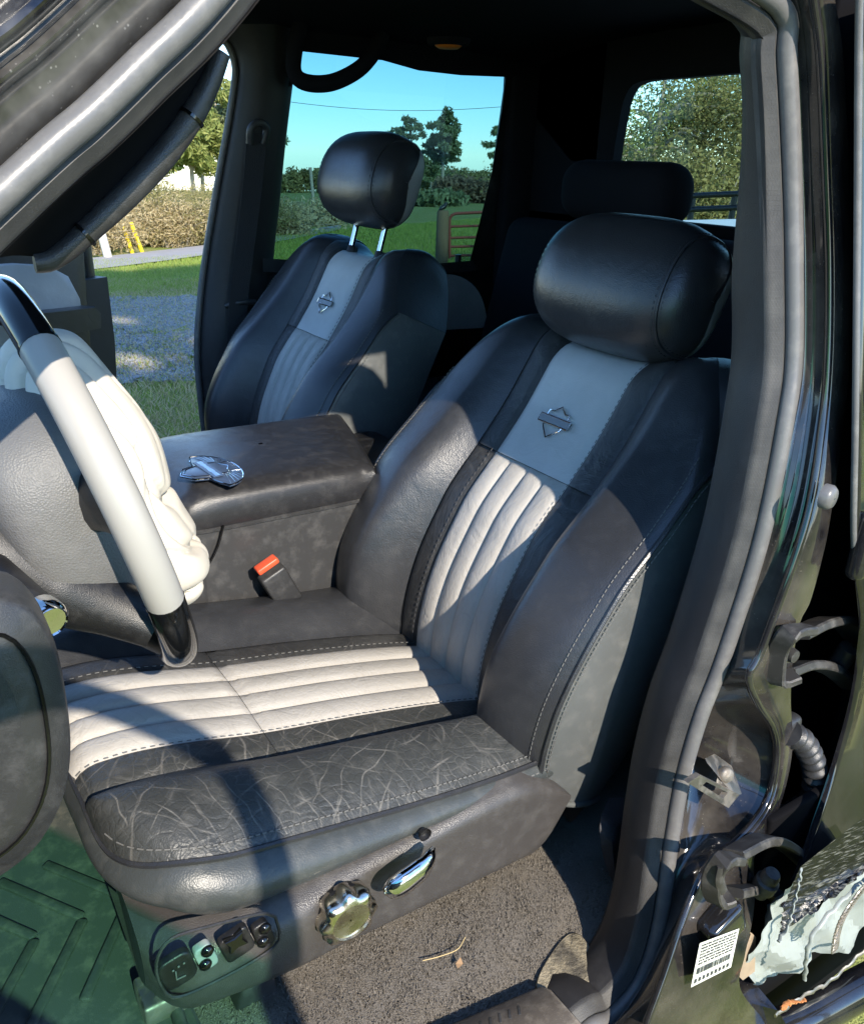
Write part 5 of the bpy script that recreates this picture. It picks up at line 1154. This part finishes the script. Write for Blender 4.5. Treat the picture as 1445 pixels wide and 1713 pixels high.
# left opening: wild grass, brush and pines across the road
R3 = random.Random(11)
for i, (px, yt, d, mt, lb) in enumerate([(60, 330, 21.5, m_dry, 'tan weedy thicket on the left beyond the passenger window frame'), (140, 345, 20.5, m_dry, 'low tan thicket behind the pale utility post'), (185, 335, 22, m_dry, 'straw coloured brush behind the yellow guy guards'), (235, 330, 22.5, m_olive, 'olive and tan brush right of the yellow guards'), (290, 345, 22.5, m_dry, 'dry brush beside the passenger pillar near the road'), (340, 350, 23, m_olive, 'dark olive brush half hidden by the passenger pillar'), (210, 305, 28, m_olive, 'taller dull green thicket behind the dry brush'), (290, 322, 29, m_dry, 'tall pale thicket under the pine crowns'), (345, 325, 28, m_olive, 'tall olive thicket under the rightmost near pine'), (395, 330, 26, m_olive, 'brush hidden behind the passenger pillar')]):
    b, h = T_(px, yt, d); bush('brush', b, 1.6 if d < 24 else 2.2, h, 17000, .024 if mt is m_dry else .028, mt, lb, 'brush across the road', twigs=60, elong=2.2)
for i, (px, yt, d, lb) in enumerate([(375, 135, 62, 'tall pine with the brightest crown in the passenger door opening'), (330, 190, 58, 'pine with an uneven green crown left of the tallest pine'), (345, 150, 68, 'slender pine behind the two nearer pines'), (250, 235, 64, 'shorter pine far left above the brush'), (410, 160, 62, 'pine half behind the passenger centre pillar')]):
    b, h = T_(px, yt, d); tree('pine_tree', b, h, .50, 2.7, 6000, .15, m_green if i < 3 else m_pine, lb, 'pine tree', 'pines across the road', bark=m_twig, trunk_r=.20, elong=1.7, clusters=18)
# through the rear door window
for i, (px, yt, d, cr, nl, lb) in enumerate([(738, 188, 110, 2.6, 9000, 'pine with the fullest rounded crown seen through the rear side window'), (720, 225, 112, 1.9, 5000, 'thin pine just left of the round crowned pine'), (682, 195, 114, 2.2, 4200, 'sparse grey green pine left of the headrest edge in the side window'), (662, 215, 118, 1.8, 3000, 'small ragged pine nearest the raised headrest'), (700, 262, 106, 1.9, 4000, 'low dense pine between the two taller pairs'), (826, 215, 110, 2.0, 4500, 'pine cut off by the right edge of the side window')]):
    b, h = T_(px, yt, d); tree('pine_tree', b, h, .55, cr*.85, nl//2, .22, m_pine, lb, 'pine tree', 'pines in the pasture', trunk_r=.24, elong=1.6, bark=m_twig, lean=R3.uniform(-.05, .05), clusters=16)
cs = []; rs = []; tk = MB()
for i, px in enumerate(np.linspace(440, 860, 46)):
    b, h = T_(px, 314-8*math.sin(i*1.9)-(12 if px > 690 else 0)-7*R3.random(), 200+25*R3.random()); h = max(h, 5)
    for q in range(7): cs.append(b+[R3.uniform(-3, 3), R3.uniform(-2, 2), h*R3.uniform(.15, .92)]); rs.append(R3.uniform(.9, 2.0))
    tk.tube([b, b+[0, 0, h*.8]], [.2, .06], 5, caps=False)
leaf_cards(tk, np.array(cs), np.array(rs), 26000, .42, .9, 1.2); tk.build('far_woods', m_olive, None, smooth=False, kind='stuff', label='low band of far woods along the horizon beyond the pasture', cat='woods')
for (px, yt, d, mt, w, lb) in ((765, 303, 85, m_brown, 3.6, 'brown tangled brush pile behind the red gate'), (800, 303, 86, m_brown, 3.2, 'brown brush right of the gate hidden by the window edge'), (735, 328, 70, m_pine, 2.2, 'dark green shrub behind the wooden post'), (700, 336, 72, m_olive, 2.6, 'yellow green shrub below the thin pines'), (480, 360, 30, m_dry, 2.4, 'tan weeds along the road left of the headrest'), (530, 362, 34, m_dry, 2.2, 'tan weeds beside the bend of the road'), (450, 365, 27, m_dry, 1.8, 'tan weeds beside the passenger pillar edge'), (785, 288, 140, m_olive, 6.0, 'grey green tree line bush behind the brown brush'), (755, 285, 145, m_pine, 6.0, 'rounded far bush behind the trunks')):
    b, h = T_(px, yt, d); bush('shrub', b, w, max(.5, h), 2600, .09 if d < 40 else .26, mt, lb, 'shrubs in the pasture', twigs=16)
# behind the rear window
for i, (px, yt, d, mt, nl, lb) in enumerate([(1080, 110, 15, m_olive, 9000, 'olive leafed tree at the left of the rear window'), (1150, 105, 16, m_green, 9000, 'tree with bare pale branches in the middle of the rear window'), (1215, 125, 15, m_olive, 9000, 'dense yellowish tree at the right of the rear window'), (1260, 110, 17, m_olive, 7000, 'leafy tree hidden by the near door pillar')]):
    b, h = T_(px, yt, d); tree('broadleaf_tree', b, h, .16, 2.2, int(nl*2.4), .034, mt, lb, 'tree', 'trees behind the truck', trunk_r=.11, bark=m_twig, clusters=22, limbs=20, squash=.85)
for (px, yt, d, lb) in ((1120, 260, 13.5, 'leafy undergrowth left behind the black rail fence'), (1190, 250, 13.5, 'leafy undergrowth right behind the black rail fence')):
    b, h = T_(px, yt, d); bush('undergrowth', b, 1.5, h, 9000, .04, m_olive, lb, 'undergrowth behind the fence', twigs=30)
# black pipe fence seen in the rear window
fn = thing('rail_fence', tuple(onray(1155, 360, 9)), 'black pipe rail fence behind the truck bed', 'fence')
for py in (327, 350):
    a = onray(1080, py, 9.3); b = onray(1300, py, 9.3); a[2] = top_z(1080, py+4, 9.3); b[2] = top_z(1300, py-6, 9.3); MB().tube([a, b], .028, 8).build('rail', m_plastic_blk, fn)
for px in (1100, 1156, 1225, 1290):
    a = onray(px, 350, 9.3); z = top_z(px, 322, 9.3); MB().tube([a, [a[0], a[1], z]], .032, 8).build('fence_post', m_plastic_blk, fn)
# wooden post with a small bird, red gate
gb_ = ground(738, 452); pt = thing('gate_post', tuple(gb_), 'weathered round wooden gate post left of the red gate', 'post')
dpost = np.hypot(gb_[0]-CAM[0], gb_[1]-CAM[1]); zt = top_z(738, 352, dpost)
t = NT('weathered_wood'); n1 = t.noise(1, 4, .6, t.scale((30, 30, 3))); m_post = t.fin(t.mix(n1, (.12, .075, .04), (.24, .155, .08)), .9, 0, t.bump(n1, .6, .02))
ph_ = zt-gb_[2]; MB().lathe([(.115, -.2), (.115, ph_*.4), (.108, ph_*.97), (.09, ph_), (0, ph_+.01)], gb_, (0, 0, 1), 18).build('post_shaft', m_post, pt)
br = MB(); c0 = np.array([gb_[0], gb_[1], zt+.04]); u = np.linspace(-PI/2, PI/2, 10)[:, None]; v = np.linspace(0, 2*PI, 12, endpoint=False)[None, :]
bird = thing('bird', tuple(c0), 'small dark bird perched on top of the wooden gate post', 'bird')
MB().tube(smooth_path([c0+[-.09, 0, -.03], c0+[-.03, 0, 0], c0+[.03, 0, .03], c0+[.06, 0, .075], c0+[.085, 0, .08], c0+[.11, 0, .075]], 20), np.interp(np.linspace(0, 1, 20), [0, .2, .5, .68, .8, .88, 1], [.008, .03, .042, .03, .026, .012, .003]), 10).build('body', m_plastic_blk, bird)
m_redp = simple('faded_red_paint', (.24, .055, .035), .6, .2, 12)
gt = thing('pipe_gate', tuple(ground(760, 452)), 'faded red tubular pasture gate beside the wooden post', 'gate')
def GP(px, py): r = dpost+.05; p = onray(px, py, r); p[2] = top_z(px, py, r); return p
MB().tube(smooth_path([GP(752, 432), GP(752, 380), GP(753, 364), GP(760, 358), GP(775, 356.5), GP(830, 354)], 30), .026, 8).build('gate_frame', m_redp, gt)
for y in (379, 398, 413, 428): MB().tube([GP(752, y), GP(830, y-2)], .022, 8).build('gate_bar', m_redp, gt)
# utility posts, guy guards, overhead wire
m_pale = simple('pale_post', (.62, .56, .46), .8, .1); m_yel = simple('yellow_plastic', (.85, .62, .02), .5, .05)
def up(px0, y0, px1, y1, r, name, m, label, cat, group=None):
    a = ground(px0, y0); d = np.hypot(a[0]-CAM[0], a[1]-CAM[1]); b = onray(px1, y1, d); b[2] = top_z(px1, y1, d); 
    MB().tube([a, b], r, 8).build(name, m, None, base=tuple(a), label=label, cat=cat, group=group)
up(182, 434, 165, 372, .085, 'marker_post', m_pale, 'pale leaning post by the roadside brush', 'post')
up(222, 424, 207, 379, .045, 'guy_guard', m_yel, 'yellow guy wire guard, left and shorter of the pair', 'guy wire guard', 'yellow guy wire guards')
up(239, 424, 219, 372, .045, 'guy_guard', m_yel, 'yellow guy wire guard, right and taller of the pair', 'guy wire guard', 'yellow guy wire guards')
up(526, 352, 519, 280, .10, 'utility_pole', m_twig, 'thin utility pole left of the raised headrest', 'utility pole')
a = onray(380, 150, 45); a[2] = top_z(420, 157, 45); b = onray(900, 150, 45); b[2] = top_z(900, 174, 45); wv = np.array([a+(b-a)*s for s in np.linspace(0, 1, 20)]); wv[:, 2] -= .5*np.sin(np.linspace(0, PI, 20)); MB().tube(wv, .012, 5).build('power_line', m_plastic_blk, None, base=tuple(a), label='thin overhead power line crossing the sky', cat='power line')
# unseen pines added on the driver side behind the camera to shade the gravel
for (x, y, h, lb) in ((-3.6, -11.5, 16.4, 'unseen tall pine added behind the camera on the left to shade the gravel'), (.3, -11.5, 16.4, 'unseen tall pine added behind the camera near the tail to shade the gravel'), (4.2, -11.5, 16.4, 'unseen tall pine added behind the camera on the right to shade the gravel')):
    tree('pine_tree', (x, y, float(gz(x, y))), h, .775, 2.7, 16000, .20, m_pine, lb, 'pine tree', 'added shade pines on the driver side', trunk_r=.2, clusters=22, elong=1.6)
